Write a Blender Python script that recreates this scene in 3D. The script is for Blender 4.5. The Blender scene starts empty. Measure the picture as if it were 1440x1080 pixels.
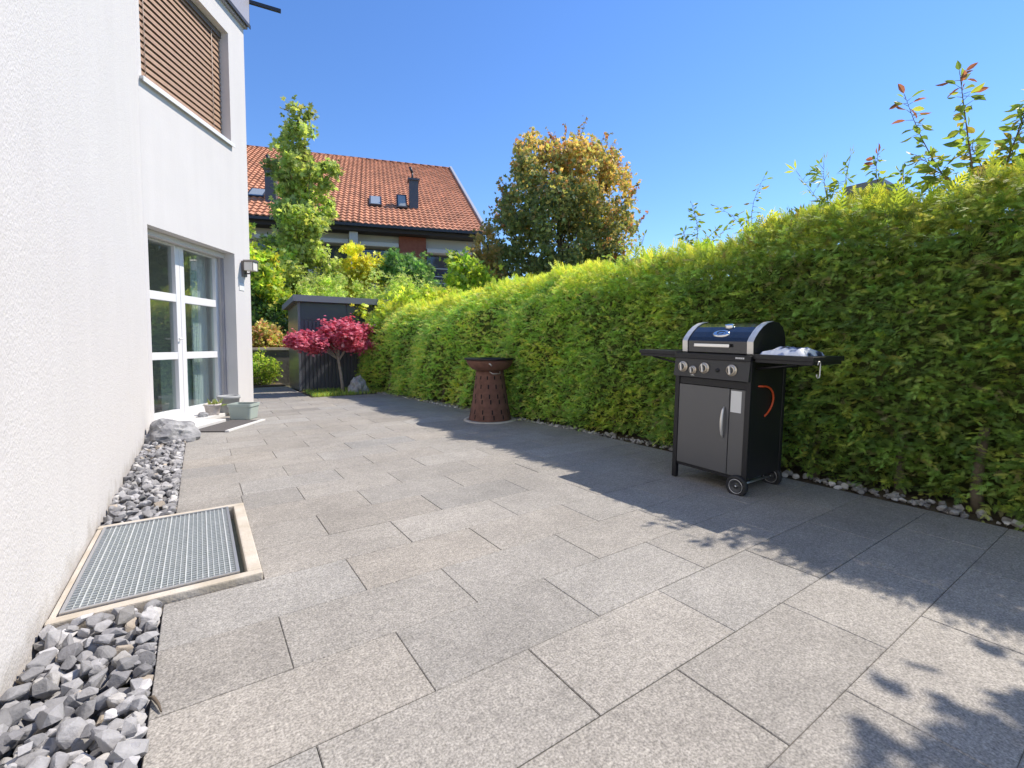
import bpy, bmesh, math, random
import numpy as np
from mathutils import Vector, Matrix

random.seed(7)
rng = np.random.default_rng(11)
R = math.radians
SC = bpy.context.scene
COL = SC.collection

# ------------------------------------------------------------------ materials
def new_mat(name):
    m = bpy.data.materials.new(name); m.use_nodes = True
    nt = m.node_tree
    return m, nt, nt.nodes['Principled BSDF'], nt.nodes['Material Output']

def mat(name, col, rough=.6, metal=0., col2=None, scale=6., bump=0., bscale=60., spec=.5, coords='Object', detail=4., coat=0.):
    m, nt, p, out = new_mat(name)
    p.inputs['Base Color'].default_value = (*col, 1)
    p.inputs['Roughness'].default_value = rough
    p.inputs['Metallic'].default_value = metal
    p.inputs['Specular IOR Level'].default_value = spec
    p.inputs['Coat Weight'].default_value = coat
    tc = nt.nodes.new('ShaderNodeTexCoord')
    if col2 is not None:
        n = nt.nodes.new('ShaderNodeTexNoise'); n.inputs['Scale'].default_value = scale; n.inputs['Detail'].default_value = detail
        nt.links.new(tc.outputs[coords], n.inputs['Vector'])
        r = nt.nodes.new('ShaderNodeValToRGB')
        r.color_ramp.elements[0].position = .35; r.color_ramp.elements[1].position = .65
        r.color_ramp.elements[0].color = (*col, 1); r.color_ramp.elements[1].color = (*col2, 1)
        nt.links.new(n.outputs['Fac'], r.inputs['Fac']); nt.links.new(r.outputs['Color'], p.inputs['Base Color'])
    if bump:
        n = nt.nodes.new('ShaderNodeTexNoise'); n.inputs['Scale'].default_value = bscale; n.inputs['Detail'].default_value = 3
        nt.links.new(tc.outputs[coords], n.inputs['Vector'])
        b = nt.nodes.new('ShaderNodeBump'); b.inputs['Strength'].default_value = bump; b.inputs['Distance'].default_value = .01
        nt.links.new(n.outputs['Fac'], b.inputs['Height']); nt.links.new(b.outputs['Normal'], p.inputs['Normal'])
    return m

def leaf_mat(name, trans=.4, rough=.5, tint=(1.0, 1.05, .55), spec=.35):
    """leaf: its colour from the mesh attribute Col, plus light passing through it"""
    m, nt, p, out = new_mat(name)
    a = nt.nodes.new('ShaderNodeAttribute'); a.attribute_name = 'Col'
    nt.links.new(a.outputs['Color'], p.inputs['Base Color'])
    p.inputs['Roughness'].default_value = rough; p.inputs['Specular IOR Level'].default_value = spec
    t = nt.nodes.new('ShaderNodeBsdfTranslucent')
    mul = nt.nodes.new('ShaderNodeMix'); mul.data_type = 'RGBA'; mul.blend_type = 'MULTIPLY'
    mul.inputs['Factor'].default_value = 1
    nt.links.new(a.outputs['Color'], mul.inputs['A']); mul.inputs['B'].default_value = (tint[0]*1.9, tint[1]*1.9, tint[2]*1.9, 1)
    nt.links.new(mul.outputs['Result'], t.inputs['Color'])
    mx = nt.nodes.new('ShaderNodeMixShader'); mx.inputs['Fac'].default_value = trans
    nt.links.new(p.outputs[0], mx.inputs[1]); nt.links.new(t.outputs[0], mx.inputs[2]); nt.links.new(mx.outputs[0], out.inputs['Surface'])
    return m

def attr_mat(name, rough=.8, speck=0., sscale=150., stain=0., bump=.0, bscale=200., spec=.4):
    """stone: per-piece tone from Col times mineral speckle and a few worn patches"""
    m, nt, p, out = new_mat(name)
    a = nt.nodes.new('ShaderNodeAttribute'); a.attribute_name = 'Col'
    tc = nt.nodes.new('ShaderNodeTexCoord')
    cur = a.outputs['Color']
    def mulnoise(cur, scale, lo, hi, p0=.3, p1=.7, detail=3., rgh=.6):
        n = nt.nodes.new('ShaderNodeTexNoise'); n.inputs['Scale'].default_value = scale; n.inputs['Detail'].default_value = detail
        n.inputs['Roughness'].default_value = rgh
        nt.links.new(tc.outputs['Object'], n.inputs['Vector'])
        mr = nt.nodes.new('ShaderNodeMapRange'); mr.inputs['From Min'].default_value = p0; mr.inputs['From Max'].default_value = p1
        mr.inputs['To Min'].default_value = lo; mr.inputs['To Max'].default_value = hi
        nt.links.new(n.outputs['Fac'], mr.inputs['Value'])
        mx = nt.nodes.new('ShaderNodeMix'); mx.data_type = 'RGBA'; mx.blend_type = 'MULTIPLY'; mx.inputs['Factor'].default_value = 1
        nt.links.new(cur, mx.inputs['A']); nt.links.new(mr.outputs['Result'], mx.inputs['B'])
        return mx.outputs['Result'], n
    if speck:
        cur, nn = mulnoise(cur, sscale, 1-speck, 1+speck)
        cur, _ = mulnoise(cur, sscale*.33, 1-speck*.45, 1+speck*.45)
    if stain:
        cur, _ = mulnoise(cur, 1.3, 1-stain, 1+stain*.6, .35, .65, 5., .65)
        cur, _ = mulnoise(cur, 9., 1-stain*.6, 1+stain*.4, .35, .65, 4.)
    nt.links.new(cur, p.inputs['Base Color'])
    p.inputs['Roughness'].default_value = rough; p.inputs['Specular IOR Level'].default_value = spec
    if bump:
        n = nt.nodes.new('ShaderNodeTexNoise'); n.inputs['Scale'].default_value = bscale; n.inputs['Detail'].default_value = 3
        nt.links.new(tc.outputs['Object'], n.inputs['Vector'])
        b = nt.nodes.new('ShaderNodeBump'); b.inputs['Strength'].default_value = bump; b.inputs['Distance'].default_value = .004
        nt.links.new(n.outputs['Fac'], b.inputs['Height']); nt.links.new(b.outputs['Normal'], p.inputs['Normal'])
    return m

def glass_mat(name, tint=(.75, .82, .82), base=.04, rough=.0, gain=.9):
    m, nt, p, out = new_mat(name)
    nt.nodes.remove(p)
    tr = nt.nodes.new('ShaderNodeBsdfTransparent'); tr.inputs['Color'].default_value = (*tint, 1)
    gl = nt.nodes.new('ShaderNodeBsdfGlossy'); gl.inputs['Roughness'].default_value = rough
    gl.inputs['Color'].default_value = (1, 1, 1, 1)
    fr = nt.nodes.new('ShaderNodeFresnel'); fr.inputs['IOR'].default_value = 1.65
    ma = nt.nodes.new('ShaderNodeMath'); ma.operation = 'MULTIPLY_ADD'; ma.inputs[1].default_value = gain; ma.inputs[2].default_value = base
    nt.links.new(fr.outputs[0], ma.inputs[0])
    mx = nt.nodes.new('ShaderNodeMixShader')
    ge = nt.nodes.new('ShaderNodeNewGeometry'); inv = nt.nodes.new('ShaderNodeMath'); inv.operation = 'SUBTRACT'; inv.inputs[0].default_value = 1
    nt.links.new(ge.outputs['Backfacing'], inv.inputs[1]); m2 = nt.nodes.new('ShaderNodeMath'); m2.operation = 'MULTIPLY'
    nt.links.new(ma.outputs[0], m2.inputs[0]); nt.links.new(inv.outputs[0], m2.inputs[1])
    nt.links.new(m2.outputs[0], mx.inputs['Fac']); nt.links.new(tr.outputs[0], mx.inputs[1]); nt.links.new(gl.outputs[0], mx.inputs[2])
    nt.links.new(mx.outputs[0], out.inputs['Surface'])
    return m

def plaster_mat(name, col, bump, bscale):
    m, nt, p, out = new_mat(name); p.inputs['Roughness'].default_value = .9; p.inputs['Specular IOR Level'].default_value = .2
    tc = nt.nodes.new('ShaderNodeTexCoord')
    def noise(sc, scale, detail=4.):
        mp = nt.nodes.new('ShaderNodeMapping'); mp.inputs['Scale'].default_value = sc
        nt.links.new(tc.outputs['Object'], mp.inputs['Vector'])
        n = nt.nodes.new('ShaderNodeTexNoise'); n.inputs['Scale'].default_value = scale; n.inputs['Detail'].default_value = detail
        nt.links.new(mp.outputs[0], n.inputs['Vector']); return n.outputs['Fac']
    def rng_(v, a, b, lo, hi):
        mr = nt.nodes.new('ShaderNodeMapRange'); mr.inputs[1].default_value = a; mr.inputs[2].default_value = b; mr.inputs[3].default_value = lo; mr.inputs[4].default_value = hi
        nt.links.new(v, mr.inputs[0]); return mr.outputs[0]
    def math_(op, a, b):
        n = nt.nodes.new('ShaderNodeMath'); n.operation = op
        for i, v in enumerate((a, b)):
            if isinstance(v, float): n.inputs[i].default_value = v
            else: nt.links.new(v, n.inputs[i])
        return n.outputs[0]
    streak = rng_(noise((5, 5, .35), 1.6), .35, .65, .985, 1.01)
    patch = rng_(noise((1, 1, 1), 2.2, 6.), .3, .7, .98, 1.015)
    f = math_('MULTIPLY', streak, patch)
    cm = nt.nodes.new('ShaderNodeMix'); cm.data_type = 'RGBA'; cm.blend_type = 'MULTIPLY'; cm.inputs['Factor'].default_value = 1
    cm.inputs['A'].default_value = (*col, 1); nt.links.new(f, cm.inputs['B'])
    sep = nt.nodes.new('ShaderNodeSeparateXYZ'); nt.links.new(tc.outputs['Object'], sep.inputs[0])
    edge = math_('ADD', rng_(noise((1, 1, 1), 9., 5.), .3, .7, -.05, .09), .04)
    dirt = rng_(math_('SUBTRACT', sep.outputs['Z'], edge), -.06, .06, .55, 0.)
    dm = nt.nodes.new('ShaderNodeMix'); dm.data_type = 'RGBA'; nt.links.new(dirt, dm.inputs['Factor'])
    nt.links.new(cm.outputs['Result'], dm.inputs['A']); dm.inputs['B'].default_value = (.36, .33, .29, 1)
    nt.links.new(dm.outputs['Result'], p.inputs['Base Color'])
    b = nt.nodes.new('ShaderNodeBump'); b.inputs['Strength'].default_value = bump; b.inputs['Distance'].default_value = .01
    h = math_('ADD', math_('MULTIPLY', noise((1, 1, .6), bscale, 3.), 1.), math_('MULTIPLY', noise((1, 1, .7), bscale*.35, 2.), .8))
    nt.links.new(h, b.inputs['Height']); nt.links.new(b.outputs['Normal'], p.inputs['Normal'])
    return m

# ------------------------------------------------------------------ object helpers
def tag(o, label=None, cat=None, group=None, kind=None):
    if label: o['label'] = label
    if cat: o['category'] = cat
    if group: o['group'] = group
    if kind: o['kind'] = kind
    return o

def thing(name, label, cat, loc=(0, 0, 0), rotz=0., group=None):
    o = bpy.data.objects.new(name, None); COL.objects.link(o)
    o.empty_display_size = .1
    o.location = loc; o.rotation_euler = (0, 0, rotz)
    return tag(o, label, cat, group)

def copy_tree(o, parent=None):
    c = o.copy(); COL.objects.link(c); c.parent = parent
    for ch in list(o.children):
        copy_tree(ch, c)
    return c

class MB:
    """collects shapes that become ONE mesh object"""
    def __init__(s): s.v = []; s.f = []; s.sm = []
    def add(s, vs, fs, smooth=False):
        b = len(s.v); s.v.extend([tuple(x) for x in vs]); s.f.extend([tuple(b+i for i in q) for q in fs]); s.sm.extend([smooth]*len(fs))
        return s
    def box(s, x0, x1, y0, y1, z0, z1, bev=0., M=None):
        x0, x1 = min(x0, x1), max(x0, x1); y0, y1 = min(y0, y1), max(y0, y1); z0, z1 = min(z0, z1), max(z0, z1)
        if bev:
            bm = bmesh.new(); bmesh.ops.create_cube(bm, size=1.)
            for v in bm.verts:
                v.co = Vector(((x0+x1)/2+v.co.x*(x1-x0), (y0+y1)/2+v.co.y*(y1-y0), (z0+z1)/2+v.co.z*(z1-z0)))
            bmesh.ops.bevel(bm, geom=list(bm.edges), offset=bev, segments=2, affect='EDGES', profile=.6)
            bm.verts.index_update()
            vs = [M @ v.co if M else v.co.copy() for v in bm.verts]; fs = [[v.index for v in f.verts] for f in bm.faces]
            bm.free(); return s.add(vs, fs)
        vs = [(x, y, z) for z in (z0, z1) for y in (y0, y1) for x in (x0, x1)]
        if M: vs = [M @ Vector(v) for v in vs]
        return s.add(vs, [(0, 2, 3, 1), (4, 5, 7, 6), (0, 1, 5, 4), (2, 6, 7, 3), (0, 4, 6, 2), (1, 3, 7, 5)])
    def tube(s, pts, rad, n=8, cap=True, smooth=True):
        pts = [Vector(p) for p in pts]
        if not hasattr(rad, '__len__'): rad = [rad]*len(pts)
        rings = []; up0 = None
        for i, p in enumerate(pts):
            t = (pts[min(i+1, len(pts)-1)]-pts[max(i-1, 0)])
            if t.length < 1e-9: t = Vector((0, 0, 1))
            t.normalize()
            if up0 is None:
                up0 = Vector((0, 0, 1)) if abs(t.z) < .9 else Vector((1, 0, 0))
            a = (up0-t*up0.dot(t)).normalized(); b = t.cross(a); up0 = a
            rings.append([p+(a*math.cos(2*math.pi*k/n)+b*math.sin(2*math.pi*k/n))*rad[i] for k in range(n)])
        vs = [v for r in rings for v in r]; fs = []
        for i in range(len(pts)-1):
            for k in range(n):
                fs.append((i*n+k, i*n+(k+1) % n, (i+1)*n+(k+1) % n, (i+1)*n+k))
        s.add(vs, fs, smooth)
        if cap:
            b = len(s.v)-len(vs)
            s.f.append(tuple(b+k for k in reversed(range(n)))); s.sm.append(False)
            s.f.append(tuple(b+(len(pts)-1)*n+k for k in range(n))); s.sm.append(False)
        return s
    def lathe(s, prof, n=32, M=None, smooth=True, close=False):
        vs = []
        for r, z in prof:
            for k in range(n):
                v = Vector((r*math.cos(2*math.pi*k/n), r*math.sin(2*math.pi*k/n), z))
                vs.append(M @ v if M else v)
        fs = []; m = len(prof)
        for i in range(m-1 if not close else m):
            j = (i+1) % m
            for k in range(n):
                fs.append((i*n+k, i*n+(k+1) % n, j*n+(k+1) % n, j*n+k))
        return s.add(vs, fs, smooth)
    def prism(s, poly, a, b, axis='x', M=None, smooth=False):
        """poly of 2-D points swept along axis from a to b"""
        n = len(poly)
        def mk(p, t):
            v = {'x': (t, p[0], p[1]), 'y': (p[0], t, p[1]), 'z': (p[0], p[1], t)}[axis]
            return M @ Vector(v) if M else v
        vs = [mk(p, a) for p in poly]+[mk(p, b) for p in poly]
        fs = [(i, (i+1) % n, n+(i+1) % n, n+i) for i in range(n)]
        s.add(vs, fs, smooth)
        base = len(s.v)-2*n
        s.f.append(tuple(base+i for i in reversed(range(n)))); s.sm.append(False)
        s.f.append(tuple(base+n+i for i in range(n))); s.sm.append(False)
        return s
    def build(s, name, m, parent=None, recalc=True, autosm=None):
        me = bpy.data.meshes.new(name); me.from_pydata([tuple(v) for v in s.v], [], s.f)
        me.polygons.foreach_set('use_smooth', s.sm)
        if recalc:
            bm = bmesh.new(); bm.from_mesh(me); bmesh.ops.recalc_face_normals(bm, faces=bm.faces); bm.to_mesh(me); bm.free()
        me.materials.append(m); me.update()
        o = bpy.data.objects.new(name, me); COL.objects.link(o); o.parent = parent
        return o

def np_mesh(name, V, F, C, m, parent=None, smooth=False):
    """V (n,3), F (m,4 or 3), C (n,3) -> one mesh with colour attribute Col"""
    me = bpy.data.meshes.new(name); n = len(V); k = F.shape[1]
    me.vertices.add(n); me.vertices.foreach_set('co', np.ascontiguousarray(V, np.float32).ravel())
    me.loops.add(F.size); me.loops.foreach_set('vertex_index', np.ascontiguousarray(F, np.int32).ravel())
    me.polygons.add(len(F)); me.polygons.foreach_set('loop_start', np.arange(0, F.size, k, dtype=np.int32))
    me.polygons.foreach_set('loop_total', np.full(len(F), k, np.int32))
    me.polygons.foreach_set('use_smooth', np.full(len(F), smooth))
    at = me.attributes.new('Col', 'FLOAT_COLOR', 'POINT')
    c4 = np.ones((n, 4), np.float32); c4[:, :3] = C; at.data.foreach_set('color', c4.ravel())
    me.materials.append(m); me.update(calc_edges=True); me.validate()
    o = bpy.data.objects.new(name, me); COL.objects.link(o); o.parent = parent
    return o

def unit(a): return a/np.maximum(np.linalg.norm(a, axis=-1, keepdims=True), 1e-9)

# leaf templates: axis along +z, width along x, thickness y; (verts, quads)
def blade(L, w, ang=0., base=(0, 0), y=0., fold=.15):
    c, s_ = math.cos(ang), math.sin(ang)
    pts = [(0, 0, 0), (w, fold*w, L*.45), (0, 0, L), (-w, fold*w, L*.45)]
    return [(base[0]+c*p[0]+s_*p[2], y+p[1], base[1]-s_*p[0]+c*p[2]) for p in pts]
def template(blades):
    v = []; f = []
    for b in blades:
        k = len(v); v += b; f.append((k, k+1, k+2, k+3))
    return np.array(v, float), np.array(f)
T_THUJA = template([blade(1, .032)] + [blade(l, .036, sg*a, (0, t+.03*sg), .02*sg*k) for k, (t, l, a) in enumerate(((.05, .26, 1.0), (.17, .34, .85), (.30, .34, .75), (.43, .30, .7), (.56, .24, .65), (.69, .17, .55))) for sg in (1, -1)])
def broad(L=1., w=.21):
    v = [(0, 0, 0), (w*.75, .06, L*.22), (w, .09, L*.5), (w*.55, .05, L*.8), (0, -.05, L), (-w*.55, .05, L*.8), (-w, .09, L*.5), (-w*.75, .06, L*.22), (0, 0, L*.35), (0, -.02, L*.7)]
    return np.array(v, float), np.array([(0, 1, 2, 8), (8, 2, 3, 9), (9, 3, 4, 5), (5, 6, 8, 9), (6, 7, 0, 8)])
T_BROAD = broad()
T_LEAF = template([blade(1, .34, 0, fold=.35)])
T_TRIO = template([blade(1, .3, 0, fold=.3), blade(.8, .27, .9, (0, .05), .12), blade(.85, .27, -.8, (0, .1), -.15)])
T_PALM = template([blade(l, .13, a) for a, l in ((0, 1), (.5, .92), (-.5, .92), (1.05, .75), (-1.05, .75), (1.6, .45), (-1.6, .45))])
T_STAR = template([blade(l, .2, a) for a, l in ((0, 1), (.75, .8), (-.75, .8), (1.5, .55), (-1.5, .55))])
T_NEEDLE = template([blade(1, .07, 0), blade(.8, .06, .5, (0, .1)), blade(.8, .06, -.5, (0, .1)), blade(.6, .06, .3, (0, .3), .1), blade(.6, .06, -.3, (0, .3), -.1)])
T_BAMBOO = template([blade(1, .12, .15, fold=.3), blade(.9, .11, 1.0, (0, .05), .08, .3), blade(.85, .11, -.8, (0, .05), -.08, .3)])

def leaves(name, P, A, S, T, C, m, parent=None, flat=None, jit=.22):
    """one mesh of leaves: P positions, A axis directions, S sizes, C colours; flat = preferred leaf normal"""
    tv, tf = T; n = len(P); A = unit(A)
    if flat is None: B = rng.normal(size=(n, 3))
    else: B = np.broadcast_to(np.array(flat, float), (n, 3))+rng.normal(size=(n, 3))*.45
    Y = unit(B-A*np.sum(A*B, 1, keepdims=True)); X = np.cross(Y, A)
    k = len(tv)
    V = P[:, None, :]+S[:, None, None]*(tv[None, :, 0, None]*X[:, None]+tv[None, :, 1, None]*Y[:, None]+tv[None, :, 2, None]*A[:, None])
    F = (tf[None]+(np.arange(n)*k)[:, None, None]).reshape(-1, 4)
    Cv = np.repeat(C, k, 0)
    return np_mesh(name, V.reshape(-1, 3), F, Cv, m, parent)

FG = 3.2
def cols(n, palette, w=None, jit=.18):
    pal = np.array(palette, float); i = rng.choice(len(pal), n, p=None if w is None else np.array(w)/sum(w))
    c = pal[i]*(1+rng.normal(size=(n, 1))*jit)*(1+rng.normal(size=(n, 3))*.05)
    return np.clip(c*FG, .004, .7)

def clumps(blobs, n_clump, n_leaf, sig, shell=.55):
    """clump centres over ellipsoids, leaves around each; returns P, outward dirs, clump centres, index of clump"""
    w = np.array([b[1][0]*b[1][1]*b[1][2] for b in blobs])**.67; w /= w.sum()
    cs = []; ds = []
    for (c, r), q in zip(blobs, w):
        m_ = max(3, int(round(n_clump*q)))
        d = unit(rng.normal(size=(m_, 3))); rad = (shell+(1-shell)*rng.random((m_, 1))**.6)
        cs.append(np.array(c)+d*rad*np.array(r)); ds.append(d)
    cs = np.vstack(cs); ds = np.vstack(ds)
    i = rng.integers(0, len(cs), n_leaf)
    cl_s = sig*(.6+.8*rng.random(len(cs)))
    P = cs[i]+rng.normal(size=(n_leaf, 3))*cl_s[i][:, None]
    A = unit(ds[i]+rng.normal(size=(n_leaf, 3))*.8)
    return P, A, cs, i

def limb_mesh(base, top, r0, r1, targets, r_l, wob=.06, fork=.35):
    mb = MB(); b = Vector(base); t = Vector(top); n = 7; pts = []
    for i in range(n):
        f = i/(n-1); p = b.lerp(t, f)
        if 0 < i < n-1: p += Vector((random.uniform(-wob, wob), random.uniform(-wob, wob), 0))
        pts.append(p)
    mb.tube(pts, [r0+(r1-r0)*(i/(n-1)) for i in range(n)], 9)
    for tg in targets:
        tg = Vector(tg)
        f = min(.92, max(fork, (tg.z-b.z)/max(.1, (t.z-b.z))*.72)); i = f*(n-1); k = int(i)
        s0 = pts[k].lerp(pts[min(k+1, n-1)], i-k)
        mid = s0.lerp(tg, .5)+Vector((random.uniform(-wob, wob), random.uniform(-wob, wob), random.uniform(0, wob*1.5)))
        mb.tube([s0, mid, tg], [r_l, r_l*.65, r_l*.25], 6)
    return mb

# ------------------------------------------------------------------ material set
M = {}
M['plaster'] = plaster_mat('plaster', (.605, .588, .572), .45, 150.)
M['plaster_smooth'] = plaster_mat('plaster_smooth', (.605, .585, .57), .16, 140.)
M['white_frame'] = mat('white_frame', (.72, .72, .72), .35)
M['wood_blind'] = mat('wood_blind', (.33, .20, .125), .5, col2=(.38, .24, .15), scale=12)
M['cord'] = mat('cord', (.55, .45, .36), .7)
M['alu'] = mat('alu', (.62, .62, .63), .35, .9)
M['fascia'] = mat('fascia', (.36, .35, .38), .5, .3)
M['dark_metal'] = mat('dark_metal', (.05, .05, .055), .45, .3)
M['glass'] = glass_mat('glass', (.84, .89, .88), .10)
M['room'] = mat('room', (.66, .65, .63), .9)
M['curtain'] = mat('curtain', (.72, .76, .75), .9)
M['lamp_metal'] = mat('lamp_metal', (.16, .14, .13), .5, .3)
M['lamp_glass'] = mat('lamp_glass', (.72, .68, .62), .35)
M['concrete_beige'] = mat('concrete_beige', (.43, .375, .295), .9, col2=(.54, .49, .42), scale=7, bump=.3, bscale=80)
M['step_stone'] = mat('step_stone', (.58, .57, .55), .8, col2=(.64, .63, .61), scale=8)
M['mat_dark'] = mat('mat_dark', (.10, .092, .088), .95, bump=.5, bscale=150)
M['galv'] = mat('galv', (.52, .55, .54), .5, .3, col2=(.60, .62, .61), scale=30)
M['pit'] = mat('pit', (.13, .15, .135), .9, col2=(.19, .20, .16), scale=9)
M['soil'] = mat('soil', (.075, .055, .038), .95, col2=(.12, .09, .06), scale=18, bump=.6, bscale=40)
M['ground'] = mat('ground', (.06, .075, .03), .95, col2=(.10, .085, .05), scale=3, bump=.4, bscale=25)
M['paving'] = attr_mat('paving', .75, 0.46, 150., .13, .35, 160., .4)
M['joint'] = mat('joint', (.13, .12, .105), .95)
M['stone'] = attr_mat('stone', .85, .12, 60., .18, .5, 120., .3)
M['boulder'] = mat('boulder', (.17, .17, .18), .85, col2=(.36, .36, .36), scale=9, bump=1., bscale=22)
M['rust'] = mat('rust', (.125, .058, .040), .85, col2=(.18, .085, .058), scale=14, bump=.25, bscale=70)
M['black_steel'] = mat('black_steel', (.018, .018, .02), .45, .4)
M['slot'] = mat('slot', (.012, .01, .01), .9)
M['anthracite'] = mat('anthracite', (.085, .09, .105), .5)
M['anthracite_light'] = mat('anthracite_light', (.17, .18, .20), .5)
M['shed_side'] = mat('shed_side', (.17, .165, .125), .3, .3, col2=(.20, .195, .15), scale=3)
M['bark'] = mat('bark', (.11, .085, .06), .95, col2=(.17, .14, .10), scale=15, bump=.6, bscale=30)
M['bark_pale'] = mat('bark_pale', (.26, .21, .17), .9, col2=(.33, .28, .23), scale=14, bump=.5, bscale=40)
M['twig'] = mat('twig', (.14, .10, .05), .8)
M['leaf'] = leaf_mat('leaf', .42)
M['leaf_dense'] = leaf_mat('leaf_dense', .36, .55, (1.05, 1.0, .4))
M['leaf_red'] = leaf_mat('leaf_red', .3, .5, (1.0, .55, .6))
M['leaf_bronze'] = leaf_mat('leaf_bronze', .38, .5, (1.1, .85, .45))
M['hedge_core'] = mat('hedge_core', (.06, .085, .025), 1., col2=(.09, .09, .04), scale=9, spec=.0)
M['grass'] = leaf_mat('grass', .35)
M['enamel'] = mat('enamel', (.016, .017, .02), .12, .0, spec=.6, coat=.6)
M['grill_black'] = mat('grill_black', (.015, .015, .017), .42, spec=.4)
M['grill_door'] = mat('grill_door', (.12, .12, .121), .36, .25)
M['chrome'] = mat('chrome', (.78, .77, .74), .18, 1.)
M['steel'] = mat('steel', (.74, .71, .65), .42, .6)
M['knob'] = mat('knob', (.74, .63, .47), .35, .6)
M['sticker'] = mat('sticker', (.70, .70, .68), .6)
M['hose'] = mat('hose', (.62, .085, .02), .45)
M['rubber'] = mat('rubber', (.02, .02, .021), .7)
M['wheel_grey'] = mat('wheel_grey', (.05, .052, .055), .5)

# ------------------------------------------------------------------ ground, terrain
def gh(x, y):
    b = min(max((y-13.32)/.1, 0), 1)*.93
    return -.06+b+min(max(y-13.42, 0)*.13, 1.0)
gx = sorted(set([-300, -150, -80, -45, -25] + list(range(-16, 31, 2)) + [45, 80, 150, 300]))
gy = sorted(set([-300, -150, -80, -40, -20, -10, -5, 0, 3, 6, 9, 11, 12.5, 13.32, 13.42, 14, 15, 16, 18, 20, 21.5, 23, 26, 30, 36, 45, 60, 90, 150, 300]))
V = [(x, y, gh(x, y)) for y in gy for x in gx]; nx = len(gx)
F = [(j*nx+i, j*nx+i+1, (j+1)*nx+i+1, (j+1)*nx+i) for j in range(len(gy)-1) for i in range(nx-1)]
g = MB(); g.add(V, F); tag(g.build('ground', M['ground'], recalc=False), 'soil and lawn of the garden and the bank behind it', 'ground', kind='structure')

# patio slabs: half-bond rows of .655 x .332 m granite slabs
def cut(r, n):
    x0, x1, y0, y1 = r; a0, a1, b0, b1 = n
    if x1 <= a0 or x0 >= a1 or y1 <= b0 or y0 >= b1: return [r]
    out = []
    if x0 < a0: out.append((x0, a0, y0, y1))
    if x1 > a1: out.append((a1, x1, y0, y1))
    xa, xb = max(x0, a0), min(x1, a1)
    if y0 < b0: out.append((xa, xb, y0, b0))
    if y1 > b1: out.append((xa, xb, b1, y1))
    return out
PV, PF, PC = [], [], []
gap = .0022
for k in range(-15, 37):
    y0 = .195+.332*k; y1 = y0+.332
    off = .54 if k % 2 else .87
    n0 = -8
    for n in range(n0, 8):
        x0 = off+.655*n; x1 = x0+.655
        xr = 3.63
        if abs(x0+.115) < .02: x0 = -.1425 if y0 < 6.15 else x0
        if abs(x1+.115) < .02 and y0 < 6.15: continue
        if abs(x0-.215) < .02 and 2.0 < y0 < 3.3: x0 = .2
        rects = [(max(x0, -1.2), min(x1, xr), y0, y1)]
        if rects[0][1]-rects[0][0] < .02: continue
        for notch in ((-9, -.142, -9, 6.15), (-9, .202, 2.195, 3.265), (1.74, 9, 9.35, 20), (-9, 9, 12.25, 30)):
            rects = [q for r in rects for q in cut(r, notch)]
        for a0, a1, b0, b1 in rects:
            if a1-a0 < .02 or b1-b0 < .01: continue
            t = 1+random.gauss(0, .045); t = min(max(t, .86), 1.14)
            warm = random.gauss(.004, .008)
            c = (.290*t*(1+warm), .272*t, .245*t*(1-warm*1.3))
            z = random.uniform(-.0008, .0008); bv = .0022; b = len(PV)
            gp = gap*random.uniform(.2, 1.)
            a0 += gp; a1 -= gp; b0 += gp; b1 -= gp
            for (ins, zz) in ((bv, z), (0, z-bv), (0, -.03)):
                PV += [(a0+ins, b0+ins, zz), (a1-ins, b0+ins, zz), (a1-ins, b1-ins, zz), (a0+ins, b1-ins, zz)]
            PC += [c]*12
            PF.append((b, b+1, b+2, b+3))
            for l in (0, 4):
                for i in range(4):
                    j = (i+1) % 4; PF.append((b+l+4+i, b+l+4+j, b+l+j, b+l+i))
o = np_mesh('patio', np.array(PV), np.array(PF), np.array(PC), M['paving'])
tag(o, 'patio of speckled grey granite slabs laid in half bond', 'patio', kind='structure')
j = MB()
for x0, x1, y0, y1 in ((-.14, 3.63, -4.8, 2.196), (.204, 3.63, 2.196, 3.264), (-.14, 3.63, 3.264, 6.15), (-1.2, 3.63, 6.15, 9.35), (-1.2, 1.74, 9.35, 12.25)):
    j.add([(x0, y0, -.0045), (x1, y0, -.0045), (x1, y1, -.0045), (x0, y1, -.0045)], [(0, 1, 2, 3)])
tag(j.build('patio_bed', M['joint'], recalc=False), 'dark sand in the joints under the patio slabs', 'paving joint', kind='structure')
s = MB(); s.box(3.632, 4.9, -5, 11.5, -.05, -.022); s.box(1.75, 3.62, 9.36, 10.8, -.05, -.01)
tag(s.build('soil', M['soil']), 'bare soil strip under the hedge and the maple', 'soil', kind='structure')

# ------------------------------------------------------------------ crushed stone
def rock_variants(n, flat=.70, npts=15):
    out = []
    for _ in range(n):
        bm = bmesh.new()
        sc = (random.uniform(.85, 1.2), random.uniform(.6, .9), random.uniform(.45, .75)*flat/.62)
        for _k in range(npts):
            d = Vector((random.gauss(0, 1), random.gauss(0, 1), random.gauss(0, 1))).normalized()*random.uniform(.85, 1.08)
            bm.verts.new((d.x*sc[0], d.y*sc[1], d.z*sc[2]))
        r = bmesh.ops.convex_hull(bm, input=list(bm.verts))
        bmesh.ops.delete(bm, geom=[v for v in bm.verts if not v.link_faces], context='VERTS')
        bmesh.ops.bevel(bm, geom=list(bm.edges), offset=.075, segments=1, affect='EDGES', clamp_overlap=True)
        bmesh.ops.triangulate(bm, faces=list(bm.faces))
        bm.verts.index_update()
        out.append((np.array([v.co[:] for v in bm.verts]), np.array([[v.index for v in f.verts] for f in bm.faces])))
        bm.free()
    return out
RV = rock_variants(26)
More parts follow.
